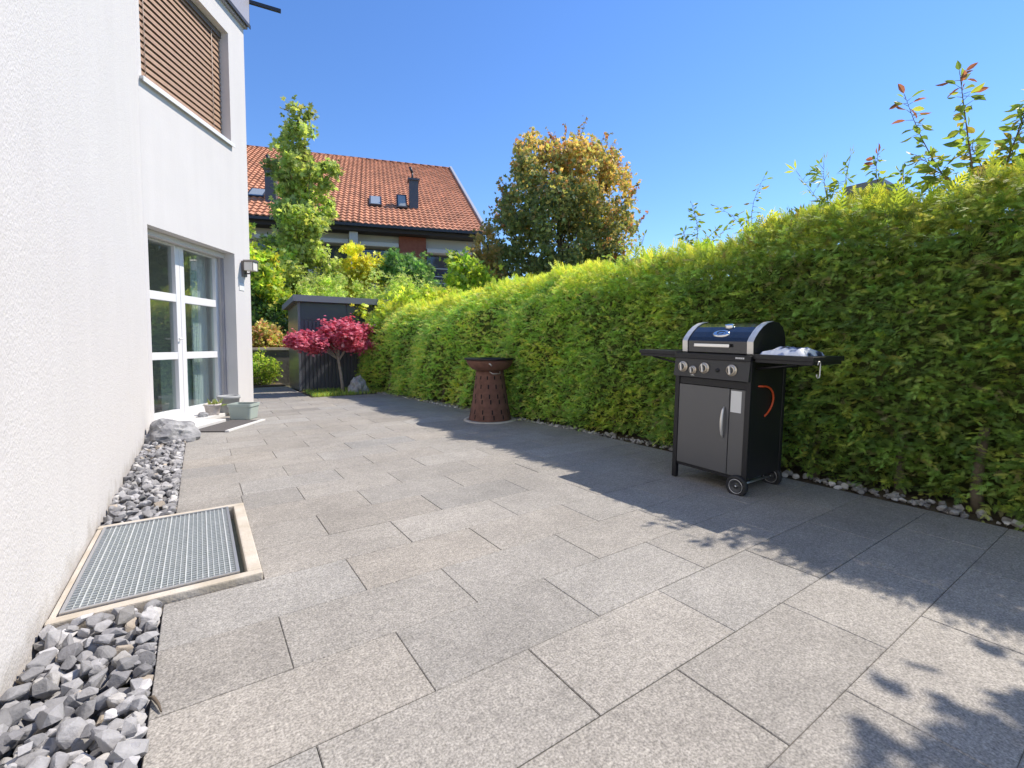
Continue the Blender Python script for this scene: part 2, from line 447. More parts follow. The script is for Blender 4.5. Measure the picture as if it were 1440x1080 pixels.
def stones(name, spots, m, label, palette, w=None, jit=.2):
    V, F, C = [], [], []; b = 0
    for (x, y, z, s_) in spots:
        v, f = random.choice(RV)
        Rm = np.array(Matrix.Rotation(random.uniform(0, 6.28), 3, 'Z') @ Matrix.Rotation(random.gauss(0, .45), 3, 'X') @ Matrix.Rotation(random.gauss(0, .45), 3, 'Y'))
        V.append((v*s_) @ Rm.T+np.array((x, y, z))); F.append(f+b); b += len(v)
        c = np.array(palette[rng.choice(len(palette), p=w)])*max(.5, random.gauss(1, jit))
        C.append(np.repeat(c[None], len(v), 0))
    return tag(np_mesh(name, np.vstack(V), np.vstack(F), np.vstack(C), m), label, 'gravel', kind='stuff')
GP = [(.30, .295, .297), (.37, .362, .36), (.23, .226, .232), (.42, .405, .385), (.36, .31, .25)]
def bed(x0, x1, y0, y1, s0, s1, layers=3, step=.075):
    sp = []
    for l in range(layers):
        z = -.055+l*.024
        for i in range(int((x1-x0)/step)+1):
            for k in range(int((y1-y0)/step)+1):
                x = x0+(i+random.uniform(.05, .95))*step; y = y0+(k+random.uniform(.05, .95))*step
                sz = random.uniform(s0, s1)
                x = min(max(x, x0+sz*.62), x1-sz*.72); y = min(y, y1-sz*.5)
                sp.append((x, y, z+random.uniform(-.012, .016), sz))
    return sp
wP = [.38, .30, .2, .09, .03]
stones('gravel', bed(-.478, -.141, .3, 2.185, .024, .048, 4, .056), M['stone'], 'coarse crushed grey stone between white wall and slabs, nearer than the grating', GP, wP)
stones('gravel', bed(-.478, -.141, 3.275, 5.75, .022, .045, 4, .054), M['stone'], 'coarse crushed grey stone between white wall and slabs, beyond the grating', GP, wP)
sp = []
for i in range(900):
    y = random.uniform(-1.5, 9.6)
    xe = 3.64 if y < 3.2 else 3.64-(y-3.2)*.105
    sz = random.uniform(.012, .036)
    sp.append((xe+.06+abs(random.gauss(0, .07)), y, -.01+random.uniform(0, .02), sz))
stones('gravel', sp, M['stone'], 'pale pebbles lining the foot of the hedge', [(.36, .35, .33), (.48, .46, .43), (.25, .24, .23)], [.5, .3, .2])

# ------------------------------------------------------------------ white house
P0 = Vector((-.5, 6.65, 0)); AZ = R(32.9)
D = Vector((math.sin(AZ), math.cos(AZ), 0)); N = Vector((D.y, -D.x, 0))
WM = Matrix(((D.x, N.x, 0, P0.x), (D.y, N.y, 0, P0.y), (0, 0, 1, 0), (0, 0, 0, 1)))   # (u, out, z) -> world
house = thing('white_house', 'white roughcast house wall with French door and wooden blind', 'house', (-.5, 6.65, 0))
HI = house.matrix_world.inverted() if False else Matrix.Translation((.5, -6.65, 0))
WL = HI @ WM
ZT = 5.93
w = MB(); w.box(-.48-.36, -.48, -5, 6.655, -.1, ZT, M=HI); w.build('wall', M['plaster'], house)
w = MB(); U1 = 2.222; T = -.36
def wb(m_, *a, **k): return m_.box(*a, M=WL, **k)
wb(w, .034, .09, T, 0, -.1, ZT)
wb(w, 1.80, U1, T, 0, -.1, ZT)
wb(w, .09, 1.80, T, 0, 2.37, 3.97); wb(w, .09, 1.80, T, 0, 5.58, ZT); wb(w, .09, 1.80, T, 0, -.1, .0)
wb(w, U1-.36, U1, -9, T, -.1, ZT)
w.build('wall', M['plaster_smooth'], house)
# rooms behind door and window
r_ = MB()
wb(r_, -1.2, 1.86, -4.2, -4.15, 0, 5.9); wb(r_, -1.25, -1.2, -4.2, T-.01, 0, 5.9); wb(r_, 1.81, 1.855, -4.15, T-.01, 0, 5.9)
wb(r_, -1.2, 1.81, -4.15, T-.01, .0, .03); wb(r_, -1.2, 1.81, -4.15, T-.01, 2.5, 2.6)
wb(r_, -1.2, 1.81, -4.15, T-.01, 5.85, 5.9)
r_.build('room', M['room'], house)
# French door, recessed .25
door = MB()
q0, q1 = -.325, -.25
wb(door, .09, .15, q0, q1, .04, 2.368, bev=.006); wb(door, 1.745, 1.80, q0, q1, .04, 2.368, bev=.006)
wb(door, .15, 1.745, q0, q1, 2.315, 2.368, bev=.006); wb(door, .09, 1.80, q0-.03, q1+.02, .0, .06, bev=.006)
dr = door.build('door', M['white_frame'], house)
for u0, u1 in ((.155, .942), (.947, 1.74)):
    lf = MB(); a0 = u0; a1 = u1; f0, f1 = q0+.01, q1+.014
    ga, gb = (.20, .862) if u0 < .5 else (1.028, 1.708)
    wb(lf, a0, ga, f0, f1, .062, 2.313, bev=.005); wb(lf, gb, a1, f0, f1, .062, 2.313, bev=.005)
    for z0, z1 in ((.062, .15), (.812, .905), (1.562, 1.665), (2.285, 2.313)):
        wb(lf, ga, gb, f0+.002, f1-.003, z0, z1, bev=.004)
    lo = lf.build('door_leaf', M['white_frame'], dr)
    pn = MB()
    for z0, z1 in ((.15, .812), (.905, 1.562), (1.665, 2.285)):
        wb(pn, ga, gb, q0+.035, q0+.041, z0, z1)
    pn.build('pane', M['glass'], dr)
h_ = MB(); h_.tube([WL @ Vector((.905, q1+.01, 1.08)), WL @ Vector((.905, q1+.05, 1.08)), WL @ Vector((.83, q1+.055, 1.08))], .009, 8)
h_.build('handle', M['white_frame'], dr)
for u in (1.772, .093):
    rl = MB(); wb(rl, u, u+.025, -.2, -.165, .04, 2.366); rl.build('shutter_rail', M['fascia'], house)
lt = MB(); wb(lt, .095, 1.795, -.21, -.14, 2.30, 2.366); lt.build('shutter_box', M['plaster_smooth'], house)
# upper window with wooden blind
wf = MB()
for a in ((.09, .16, 3.99, 5.58), (1.73, 1.80, 3.99, 5.58), (.16, 1.73, 3.99, 4.06), (.16, 1.73, 5.51, 5.58)): wb(wf, a[0], a[1], -.30, -.23, a[2], a[3])
wfo = wf.build('window', M['white_frame'], house)
pn = MB(); wb(pn, .16, 1.73, -.275, -.269, 4.06, 5.51); pn.build('pane', M['glass'], wfo)
bl = MB(); z = 4.03
while z < 5.5:
    pr = [(-.118, z), (-.124, z+.035), (-.148, z+.092), (-.151, z+.090), (-.128, z+.034), (-.122, z-.002)]
    bl.prism([(p[0], p[1]) for p in pr], .10, 1.79, 'x', M=WL); z += .079
blo = bl.build('blind', M['wood_blind'], wfo)
for u in (.30, 1.58):
    cd = MB(); cd.tube([WL @ Vector((u, -.110, 4.03)), WL @ Vector((u, -.110, 5.56))], .004, 6); cd.build('blind_cord', M['cord'], blo)
tr_ = MB(); wb(tr_, .095, 1.795, -.175, -.10, 5.50, 5.578); tr_.build('blind_box', M['lamp_metal'], wfo)
br_ = MB(); wb(br_, .10, 1.79, -.168, -.118, 4.005, 4.028, bev=.004); br_.build('bottom_rail', M['wood_blind'], blo)
sl = MB(); wb(sl, .06, 1.83, -.23, .045, 3.965, 3.995, bev=.004); wb(sl, .06, 1.83, .036, .046, 3.94, 3.9648)
sl.build('sill', M['white_frame'], wfo)
# eaves
fs = MB(); wb(fs, -.4, U1+.05, -.4, .075, ZT+.05, ZT+.62); wb(fs, -.4, U1+.03, -.4, .05, ZT, ZT+.05)
fs.box(-.9, -.40, -5, 6.6, ZT+.05, ZT+.62, M=HI)
fo = fs.build('roof_fascia', M['fascia'], house)
dl = MB(); wb(dl, -.35, U1+.056, .0751, .085, ZT+.02, ZT+.075); dl.build('drip_edge', M['dark_metal'], fo)
ar = MB(); ar.prism([(-.02, -.025), (.02, -.025), (.02, .025), (-.02, .025)], 0, .52, 'x', M=HI @ Matrix.Translation(P0+D*(U1+.04)+N*.0+Vector((0, 0, ZT+.45))) @ Matrix.Rotation(math.atan2(N.y, N.x)+.35, 4, 'Z') @ Matrix.Rotation(R(4), 4, 'Y'))
ar.build('rain_spout', M['dark_metal'], fo)
pl = MB(); wb(pl, 1.90, 2.03, 0.001, .008, 1.84, 1.95, bev=.002); pl.build('cover_plate', M['white_frame'], house)

lamp = thing('wall_lamp', 'small square brown lantern on the white wall beside the French door', 'lamp', tuple(WM @ Vector((2.03, 0, 2.2))))
LI = Matrix.Translation(-lamp.location) @ WM
m_ = MB(); m_.box(1.975, 2.085, .001, .03, 2.06, 2.30, M=LI, bev=.004); m_.tube([LI @ Vector((2.03, .03, 2.11)), LI @ Vector((2.03, .10, 2.11)), LI @ Vector((2.03, .115, 2.14))], .012, 8); m_.build('bracket', M['lamp_metal'], lamp)
m_ = MB(); m_.box(1.96, 2.10, .045, .185, 2.15, 2.285, M=LI, bev=.012); m_.build('lamp_shade', M['lamp_glass'], lamp)
m_ = MB(); m_.prism([(1.945, 2.286), (2.115, 2.286), (2.09, 2.315), (1.97, 2.315)], .032, .20, 'y', M=LI)
for a, b in ((1.953, .04), (2.099, .04), (1.953, .182), (2.099, .182)): m_.box(a, a+.008, b, b+.008, 2.148, 2.286, M=LI)
m_.build('lamp_frame', M['lamp_metal'], lamp)

# curtain and ornament inside, doorstep, mat, pots
cu = MB(); pts = []; n = 60
for i in range(n+1):
    u = 1.45+.34*i/n; pts.append((u, -.44+.025*math.sin(i*.95)))
poly = pts+[(p[0], p[1]-.006) for p in reversed(pts)]
nP = len(poly); vs = [WM @ Vector((p[0], p[1], .06)) for p in poly]+[WM @ Vector((p[0], p[1], 2.42)) for p in poly]
cu.add(vs, [(i, (i+1) % nP, nP+(i+1) % nP, nP+i) for i in range(nP)], True)
tag(cu.build('curtain', M['curtain']), 'pale grey curtain hanging behind the right leaf of the French door', 'curtain')
of = thing('cabinet', 'pale low cabinet standing inside behind the French door', 'cabinet', tuple(WM @ Vector((1.56, -.68, .03))))
m_ = MB(); OI = Matrix.Translation(-of.location) @ WM
m_.box(1.38, 1.74, -.86, -.50, .04, .84, M=OI, bev=.01); m_.build('carcass', mat('cabinet_mint', (.62, .72, .68), .6), of)
m_ = MB(); m_.box(1.37, 1.75, -.87, -.49, .841, .865, M=OI, bev=.005); m_.build('top', M['white_frame'], of)
fg = MB(); fg.lathe([(.0, .887), (.035, .887), (.045, .93), (.03, .98), (.022, 1.0), (.034, 1.03), (.03, 1.07), (.0, 1.085)], 20, M=WM @ Matrix.Translation((1.44, -.56, -.02)))
tag(fg.build('ornament', M['white_frame']), 'small white figurine on the cabinet behind the glass', 'ornament')

st = MB(); wb2 = lambda m_, *a, **k: m_.box(*a, M=WM, **k)
st.box(.12, 1.798, -.228, -.002, .001, .05, M=WM, bev=.004); st.box(-.12, .70, .14, .455, -.02, .045, M=WM, bev=.006); st.box(.04, 1.82, .002, .1399, -.02, .046, M=WM, bev=.005)
tag(st.build('doorstep', M['step_stone']), 'low white stone step in front of the French door', 'doorstep')
dm = thing('doormat', 'dark flat mat with a pale edge strip before the white doorstep', 'mat', tuple(WM @ Vector((.4, .66, 0))))
MI = Matrix.Translation(-dm.location) @ WM
m_ = MB(); m_.box(.0, .80, .462, .85, .001, .014, M=MI, bev=.004); m_.build('mat', M['mat_dark'], dm)
m_ = MB(); m_.box(.0, .82, .853, .90, .001, .022, M=MI, bev=.003); m_.build('edge_strip', M['step_stone'], dm)

def pot(name, label, u, o_, z, r0, r1, h, m_, square=False, plant=None):
    t = thing(name, label, 'plant pot', tuple(WM @ Vector((u, o_, z))), -AZ)
    b = MB()
    if square:
        def ring(rx, zz, rc=.03):
            pts = []
            for cx, cy, a0 in ((1, 1, 0), (-1, 1, 90), (-1, -1, 180), (1, -1, 270)):
                for k in range(5):
                    a = R(a0+k*22.5); pts.append((cx*(rx-rc)+rc*math.cos(a), (cy*(rx*.8-rc)+rc*math.sin(a)), zz))
            return pts
        rs = [ring(r0*.95, 0), ring(r0, .012), ring(r1*.97, h*.82), ring(r1*1.04, h*.83), ring(r1*1.04, h), ring(r1*.92, h), ring(r1*.88, h*.6)]
        k = 20; vs = [p for r in rs for p in r]
        b.add(vs, [(i*k+q, i*k+(q+1) % k, (i+1)*k+(q+1) % k, (i+1)*k+q) for i in range(len(rs)-1) for q in range(k)], False)
        b.f.append(tuple(reversed(range(k)))); b.sm.append(False)
        rs_in = ring(r1*.89, h*.72)
    else:
        b.lathe([(0, 0), (r0, 0), (r0*1.03, .008), (r1*.96, h*.8), (r1*1.05, h*.82), (r1*1.05, h), (r1*.92, h), (r1*.86, h*.6)], 24)
        rs_in = [(r1*.9*math.cos(2*math.pi*k/20), r1*.9*math.sin(2*math.pi*k/20), h*.72) for k in range(20)]
    b.build('pot', m_, t)
    s_ = MB(); s_.add(rs_in, [tuple(range(len(rs_in)))]); s_.build('soil', M['soil'], t)
    if plant:
        n = plant; P = np.zeros((n, 3)); P[:, :2] = rng.normal(size=(n, 2))*r1*.35; P[:, 2] = h*.72
        A = rng.normal(size=(n, 3))*.35; A[:, 2] = 1
        leaves('plant', P, A, h*(.5+.4*rng.random(n)), T_BAMBOO, cols(n, [(.10, .12, .05), (.13, .11, .06)]), M['leaf'], t)
    return t
pot('flower_pot', 'small pale clay pot with a wilted plant on the white doorstep', 1.05, .07, .047, .075, .10, .15, mat('clay_pale', (.50, .44, .41), .9, col2=(.60, .55, .52), scale=25, bump=.4), plant=14)
pot('flower_pot', 'grey round pot standing behind the two other pots by the door reveal', 1.34, .12, .047, .12, .14, .23, mat('pot_grey', (.34, .35, .35), .7))
pot('flower_pot', 'sage green square planter on the slabs at the house corner', .98, .53, .001, .135, .155, .21, mat('pot_sage', (.36, .42, .38), .55), square=True)
def rock(name, label, loc, size, m_, cat='rock', seed=1, rotz=0., sub=3, rough=.14):
    random.seed(seed); bm = bmesh.new(); bmesh.ops.create_icosphere(bm, subdivisions=sub, radius=1)
    from mathutils import noise as mn
    for v in bm.verts:
        p = v.co.copy(); d = mn.noise(p*1.3+Vector((seed, 0, 0)))*rough*2.2+mn.noise(p*3.1+Vector((0, seed, 0)))*rough+mn.noise(p*7+Vector((0, seed, 3)))*rough*.4
        v.co = p*(1+d); v.co.x *= size[0]; v.co.y *= size[1]; v.co.z = max(v.co.z*size[2], -size[2]*.55)
    me = bpy.data.meshes.new(name); bm.to_mesh(me); bm.free(); me.materials.append(m_)
    o = bpy.data.objects.new(name, me); COL.objects.link(o); o.location = (loc[0], loc[1], loc[2]+size[2]*.5); o.rotation_euler = (0, 0, rotz)
    return tag(o, label, cat)
rock('pebble', 'fist-sized pale stone beside the small clay pot on the doorstep', tuple(WM @ Vector((.86, .06, .045))), (.06, .05, .045), M['boulder'], seed=4)
rock('boulder', 'large grey boulder closing the gravel strip below the French door', (-.28, 5.93, -.02), (.225, .22, .17), M['boulder'], seed=9, rotz=.2, sub=4, rough=.17)
random.seed(21)

# light well with grating
lw = thing('light_well', 'galvanised grating in a beige concrete frame set in the slabs by the white wall', 'grating', (-.135, 2.73, 0))
LI = Matrix.Translation(-lw.location)
f_ = MB(); f_.box(-.474, .2, 2.2, 2.245, -.06, .028, M=LI, bev=.006); f_.box(-.474, .2, 3.215, 3.26, -.06, .028, M=LI, bev=.006)
f_.box(.145, .2, 2.2451, 3.2149, -.06, .028, M=LI, bev=.006); f_.box(-.474, -.452, 2.2451, 3.2149, -.06, .022, M=LI, bev=.004)
f_.build('frame', M['concrete_beige'], lw)
f_ = MB(); f_.box(-.451, .144, 2.2455, 3.2145, -.058, -.05, M=LI); f_.build('shaft_mesh', M['pit'], lw)
f_ = MB()
X0, X1, Y0, Y1 = -.445, .118, 2.252, 3.205
for a in ((X0, X1, Y0, Y0+.012), (X0, X1, Y1-.012, Y1), (X0, X0+.012, Y0+.0121, Y1-.0121), (X1-.012, X1, Y0+.0121, Y1-.0121)): f_.box(*a, .0, .034, M=LI)
f_.build('grating_edge', M['alu'], lw)
f_ = MB(); n = 27
for i in range(1, n):
    x = X0+.012+(X1-X0-.024)*i/n; big = (i % 4 == 2)
    f_.box(x-(.0022 if big else .0012), x+(.0022 if big else .0012), Y0+.012, Y1-.012, -.004, .0315 if big else .0295, M=LI)
n = 40
for i in range(1, n):
    y = Y0+.012+(Y1-Y0-.024)*i/n
    f_.box(X0+.012, X1-.012, y-.0016, y+.0016, .012, .0305, M=LI)
f_.build('grating_bars', M['galv'], lw)
tw = MB(); tw.tube([(-.15, 1.62, .0), (-.135, 1.60, .012), (-.12, 1.56, .012), (-.112, 1.53, .006)], [.004, .005, .004, .002], 6)
tag(tw.build('twig', M['bark']), 'short dark twig lying where slabs meet the nearer gravel', 'twig')

# ------------------------------------------------------------------ hedge
hedge = thing('thuja_hedge', 'tall clipped thuja hedge running along the right side of the patio', 'hedge', (4.0, 4.0, 0))
HO = np.array((4.0, 4.0, 0.))
def lump(y, z):
    return .055*np.sin(y*5.1+1.3*np.sin(z*2.1))+.05*np.sin(y*2.3+2+z*1.7)+.045*np.sin(z*4.3+y*3.1)+.03*np.sin(y*11+z*7)
def faceX(y):   # X of the hedge face
    return np.where(y < 3.0, 3.76, 3.76-(y-3.0)*.096)
def topZ(y):
    return np.where(y < 3.0, 1.93, np.where(y < 5, 1.93-(y-3)*.02, 1.89-(y-5)*.028))+.035*np.sin(y*4.4)+.03*np.sin(y*9.3+1)+.05*np.sin(y*1.3+.5)
def shoulder(y): return np.clip((y-3.3)/2.2, 0, 1)
def hedge_pts(n, y0, y1, part):
    y = y0+(y1-y0)*rng.random(n); fx = faceX(y); tz = topZ(y); th = .95
    if part == 'face':
        z = .03+(tz-.03)*rng.random(n)**.95
        sh_ = shoulder(y); rnd = np.clip((z-tz+.25+.3*sh_)/(.25+.3*sh_), 0, 1)**1.7*(.16+.30*sh_)
        x = fx-lump(y, z)+rnd+np.abs(rng.normal(size=n))*.06-.03+.05*np.clip((.35-z)/.35, 0, 1)
        A = np.stack([-.75*np.ones(n), .0*y, .05+.0*z], 1)+rng.normal(size=(n, 3))*np.array((.35, .75, .55))
    elif part == 'top':
        q = rng.random(n); x = fx+.06+.30*shoulder(y)+q*(th-.06-.30*shoulder(y)); z = tz+lump(y, x*3)*.7-np.clip((.15-q)/.15, 0, 1)**2*.15-np.abs(rng.normal(size=n))*.05
        A = np.stack([-.25+0*y, 0*y, np.ones(n)], 1)+rng.normal(size=(n, 3))*np.array((.55, .55, .35))
    else:
        z = .05+(tz-.05)*rng.random(n); x = fx+th+lump(y+3, z)
        A = np.stack([np.ones(n), 0*y, .2+0*z], 1)+rng.normal(size=(n, 3))*.6
    return np.stack([x, y, z], 1), A
HP, HA, HS, HC = [], [], [], []
THU = [(.092, .135, .026), (.115, .155, .032), (.065, .10, .024), (.15, .18, .034), (.13, .11, .045)]
THT = [(.175, .20, .03), (.15, .18, .03), (.21, .205, .04), (.11, .145, .028)]
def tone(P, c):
    y = P[:, 1]; f = .82+.68*np.clip((y-1.8)/4.0, 0, 1)  # brighter light on the far hedge is painted into the leaf colour
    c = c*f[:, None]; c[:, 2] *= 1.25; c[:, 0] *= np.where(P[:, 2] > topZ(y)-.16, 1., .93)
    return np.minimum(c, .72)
def patchy(P):
    return np.sin(P[:, 1]*2.9+1.2*np.sin(P[:, 2]*3))*np.sin(P[:, 2]*3.7+P[:, 1]) > .70
for part, y0, y1, n, s0, s1 in (('face', -.6, 2.2, 11000, .045, .085), ('face', 2.2, 5.2, 11000, .045, .085), ('face', 5.2, 11.3, 11000, .055, .10),
                                ('top', -1.2, 5.2, 9500, .06, .12), ('top', 5.2, 11.3, 6000, .07, .13), ('back', -1.2, 11.3, 3500, .12, .2)):
    P, A = hedge_pts(n, y0, y1, part)
    if part == 'face': P[:, 0] += .06
    c = cols(n, THT if part == 'top' else THU, [.35, .3, .15, .2] if part == 'top' else [.34, .26, .24, .12, .04], .2)
    tip = P[:, 2] > topZ(P[:, 1])-.22
    k = tip & (rng.random(n) < .6); c[k] = cols(int(k.sum()), THT, None, .2)
    k = patchy(P) & (rng.random(n) < .5); c[k] = cols(int(k.sum()), THT, None, .2)
    sz = s0+(s1-s0)*rng.random(n)
    hole = (part == 'face') & (np.abs(P[:, 1]-.70-.05*np.sin(P[:, 2]*9)) < .09-.35*P[:, 2])
    keep = ~hole; P, A, sz, c = P[keep], A[keep], sz[keep], c[keep]
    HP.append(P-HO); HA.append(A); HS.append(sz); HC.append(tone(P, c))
# inside of the crown just under the top
n = 16000; y = -.9+12.1*rng.random(n); P = np.stack([faceX(y)+.06+.38*shoulder(y)+(.85-.38*shoulder(y))*rng.random(n), y, topZ(y)-.03-.42*rng.random(n)], 1)
A = rng.normal(size=(n, 3)); A[:, 2] += .8
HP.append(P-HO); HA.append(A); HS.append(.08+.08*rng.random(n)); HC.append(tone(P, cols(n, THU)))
# drooping branchlets standing out of the face: sprays set along each one, new growth at the tip
for y0, y1, nb_, l0, l1, s0, s1 in ((-.6, 1.4, 1900, .09, .24, .045, .085), (1.4, 3.2, 1750, .08, .20, .042, .08), (3.2, 5.4, 1700, .07, .17, .042, .075), (5.4, 11.3, 2500, .08, .17, .05, .085)):
    B0, D0 = hedge_pts(nb_, y0, y1, 'face'); B0[:, 0] += .05
    keep = np.abs(B0[:, 1]-.70) > .09-.35*B0[:, 2]; B0 = B0[keep]; nb_ = len(B0)
    D0 = np.stack([-np.ones(nb_), rng.normal(size=nb_)*.8, rng.normal(size=nb_)*.45+.1], 1); D0 = unit(D0)
    Ln = l0+(l1-l0)*rng.random(nb_)
    sidev = unit(np.cross(D0, np.array((0, 0, 1.)))+rng.normal(size=(nb_, 3))*.25)
    lime = (rng.random(nb_) < .16) | patchy(B0)
    bc = cols(nb_, THU, [.34, .26, .24, .12, .04], .22); k = lime; bc[k] = cols(int(k.sum()), THT, None, .15)
    for q in range(14):
        t = (q+1)/14; sg = 1 if q % 2 else -1
        P = B0+D0*(Ln*t)[:, None]+np.array((0, 0, -.35))*(Ln*t*t)[:, None]*.5+rng.normal(size=(nb_, 3))*.008
        A = D0+sidev*sg*(.95-.75*t)+np.array((0, 0, -.25*t))+rng.normal(size=(nb_, 3))*.15
        sz = (s0+(s1-s0)*rng.random(nb_))*(.86-.3*t)
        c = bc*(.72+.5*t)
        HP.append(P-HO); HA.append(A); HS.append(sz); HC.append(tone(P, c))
# long new shoots standing up along the top
n = 900; y = -1.2+12.4*rng.random(n); P = np.stack([faceX(y)+.1+.3*shoulder(y)+.6*rng.random(n), y, topZ(y)-.02], 1)
A = np.stack([rng.normal(size=n)*.3-.1, rng.normal(size=n)*.3, np.ones(n)], 1)
HP.append(P-HO); HA.append(A); HS.append(.12+.1*rng.random(n)); HC.append(cols(n, THT))
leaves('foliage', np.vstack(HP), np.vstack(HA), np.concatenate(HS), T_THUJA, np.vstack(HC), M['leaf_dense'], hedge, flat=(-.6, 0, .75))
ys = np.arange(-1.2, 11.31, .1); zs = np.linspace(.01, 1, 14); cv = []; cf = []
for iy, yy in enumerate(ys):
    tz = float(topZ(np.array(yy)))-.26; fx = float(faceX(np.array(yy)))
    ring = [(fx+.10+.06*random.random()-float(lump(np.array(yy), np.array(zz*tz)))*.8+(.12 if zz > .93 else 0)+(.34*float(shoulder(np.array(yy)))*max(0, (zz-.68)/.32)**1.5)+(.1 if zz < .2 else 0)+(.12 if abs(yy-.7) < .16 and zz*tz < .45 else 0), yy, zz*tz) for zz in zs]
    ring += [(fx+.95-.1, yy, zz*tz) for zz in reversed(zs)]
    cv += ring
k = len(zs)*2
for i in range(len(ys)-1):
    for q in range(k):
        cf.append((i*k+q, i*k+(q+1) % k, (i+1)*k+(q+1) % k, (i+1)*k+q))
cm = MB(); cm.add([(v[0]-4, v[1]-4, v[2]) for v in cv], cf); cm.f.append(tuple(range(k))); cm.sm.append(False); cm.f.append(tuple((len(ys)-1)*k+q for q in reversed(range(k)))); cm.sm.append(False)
cm.build('blocking_core', M['hedge_core'], hedge)  # solid core added inside the hedge to block sun and see-through
for i in range(24):
    y = -1.0+i*.52 if i != 3 else .70+random.uniform(-.08, .08); x = float(faceX(np.array(y)))+.16+random.uniform(-.05, .08)
    t_ = MB(); t_.tube([(x-4, y-4, -.04), (x+.02-4, y-4+.02, .15), (x+.06-4, y-4, .5)], [.036, .028, .024], 8)
    t_.build('trunk', M['bark'], hedge)

# twiggy shrubs growing out of the top of the hedge
def sprig(name, label, base, stems, pal, w, size, T, m_=None, group=None):
    t = thing(name, label, 'shrub', base, group=group)
    mb = MB(); P = []; A = []; S = []; Cc = []
    for tip, r0, nl, redtip in stems:
        b = Vector((random.uniform(-.04, .04), random.uniform(-.04, .04), 0)); tp = Vector(tip); pts = []
        bend = Vector((random.uniform(-.08, .08), random.uniform(-.08, .08), .05))
        for i in range(7):
            f = i/6; pts.append(b.lerp(tp, f)+bend*math.sin(math.pi*f))
        mb.tube(pts, [.72*r0*(1-.8*i/6) for i in range(7)], 5)
        nl = int(nl*2.1); size_ = size
        for q in range(nl):
            f = 1-(q/nl)*.72; i = f*6; k = min(int(i), 5); p = pts[k].lerp(pts[k+1], i-k)
            d = Vector((random.gauss(0, 1), random.gauss(0, 1), random.gauss(.25, .55)))
            if q == 0: d = tp-pts[4]
            d.normalize(); off = d*size*random.uniform(.1, .6)
            mb.tube([p, p+off], [.0022, .0012], 4, cap=False)
            P.append(p+off); A.append(d+Vector((0, 0, -.25))); S.append(size*random.uniform(.6, 1.15))
            rt = redtip and f > .8
            Cc.append(np.array((.30, .11, .085) if rt and random.random() < .55 else pal[rng.choice(len(pal), p=w)])*random.uniform(.8, 1.2))
    mb.build('stem', M['twig'], t)
    leaves('foliage', np.array([p[:] for p in P]), np.array([a[:] for a in A]), np.array(S), T, np.array(Cc), m_ or M['leaf'], t)
    return t
LP = [(.22, .29, .07), (.15, .21, .06), (.34, .36, .08), (.36, .27, .07)]; LW = [.4, .25, .25, .1]
sprig('climbing_shrub', 'tallest leafy shrub with red shoot tips above the hedge by the right edge', (4.3, .80, 1.75),
      [((-.05, .15, 1.05), .010, 30, True), ((-.1, .42, 1.0), .008, 24, True), ((.1, -.15, .8), .009, 30, False), ((.0, -.28, .95), .008, 26, True), ((-.05, .35, .58), .007, 24, False), ((0, .1, .6), .008, 28, False), ((.05, -.1, .5), .008, 30, False), ((-.1, .25, .42), .006, 20, False), ((.1, -.3, .55), .008, 26, False), ((.2, -.45, .6), .008, 26, False)], LP, LW, .085, T_BROAD)
sprig('climbing_shrub', 'small red tipped shrub beside the tallest one on the hedge top', (4.28, 1.22, 1.8),
      [((-.05, .16, .62), .007, 22, True), ((.0, .02, .46), .006, 20, False), ((.0, -.12, .32), .006, 18, False), ((.05, .2, .34), .006, 18, False)], LP, LW, .07, T_BROAD)
sprig('climbing_shrub', 'two thin bare stems with drooping long leaves above the hedge over the grill', (4.3, 1.62, 1.8),
      [((.0, .15, .66), .006, 9, False), ((-.05, -.05, .64), .006, 8, False), ((.0, .33, .64), .004, 6, False), ((.0, .3, .30), .006, 26, False), ((.0, .1, .28), .006, 26, False)], LP, LW, .11, T_BAMBOO)
sprig('climbing_shrub', 'thin upright stem with sparse leaves rising from the middle of the hedge top', (4.3, 2.28, 1.8),
      [((.0, -.02, .72), .005, 9, False), ((.0, .12, .40), .004, 12, False), ((.05, -.1, .34), .005, 14, False), ((0, .42, .56), .004, 10, False)], LP, LW, .07, T_BROAD)
sprig('climbing_shrub', 'bushy leaf tuft left of the thin upright stem on the hedge top', (4.3, 3.0, 1.78),
      [((.0, .0, .68), .006, 24, False), ((.0, .1, .42), .005, 20, False), ((.05, -.25, .38), .005, 14, False), ((0, -.42, .36), .004, 10, False)], LP, LW, .065, T_BROAD)
sprig('climbing_shrub', 'low arching sprigs on the hedge top beneath the bronze tree', (4.1, 3.75, 1.78),
      [((.0, .0, .45), .004, 10, False), ((.0, -.3, .42), .004, 10, False), ((0, .3, .3), .004, 10, False)], LP, LW, .065, T_BROAD)
# unseen shrub added outside the frame so its shadow falls into the near right corner
sh = thing('shadow_shrub', 'unseen leafy shrub added behind the hedge just outside the right edge for its shadow', 'shrub', (4.05, -1.03, 0))
P, A, cs, ci = clumps([((0, 0, 2.5), (.95, .75, .75)), ((-.1, .2, 3.0), (.6, .6, .5))], 110, 9500, .11, .3)
leaves('crown', P, A, .08+.06*rng.random(len(P)), T_TRIO, cols(len(P), LP, LW), M['leaf'], sh)
limb_mesh((0, 0, -.05), (0, 0, 2.6), .06, .03, cs[:14], .014).build('trunk', M['bark'], sh)

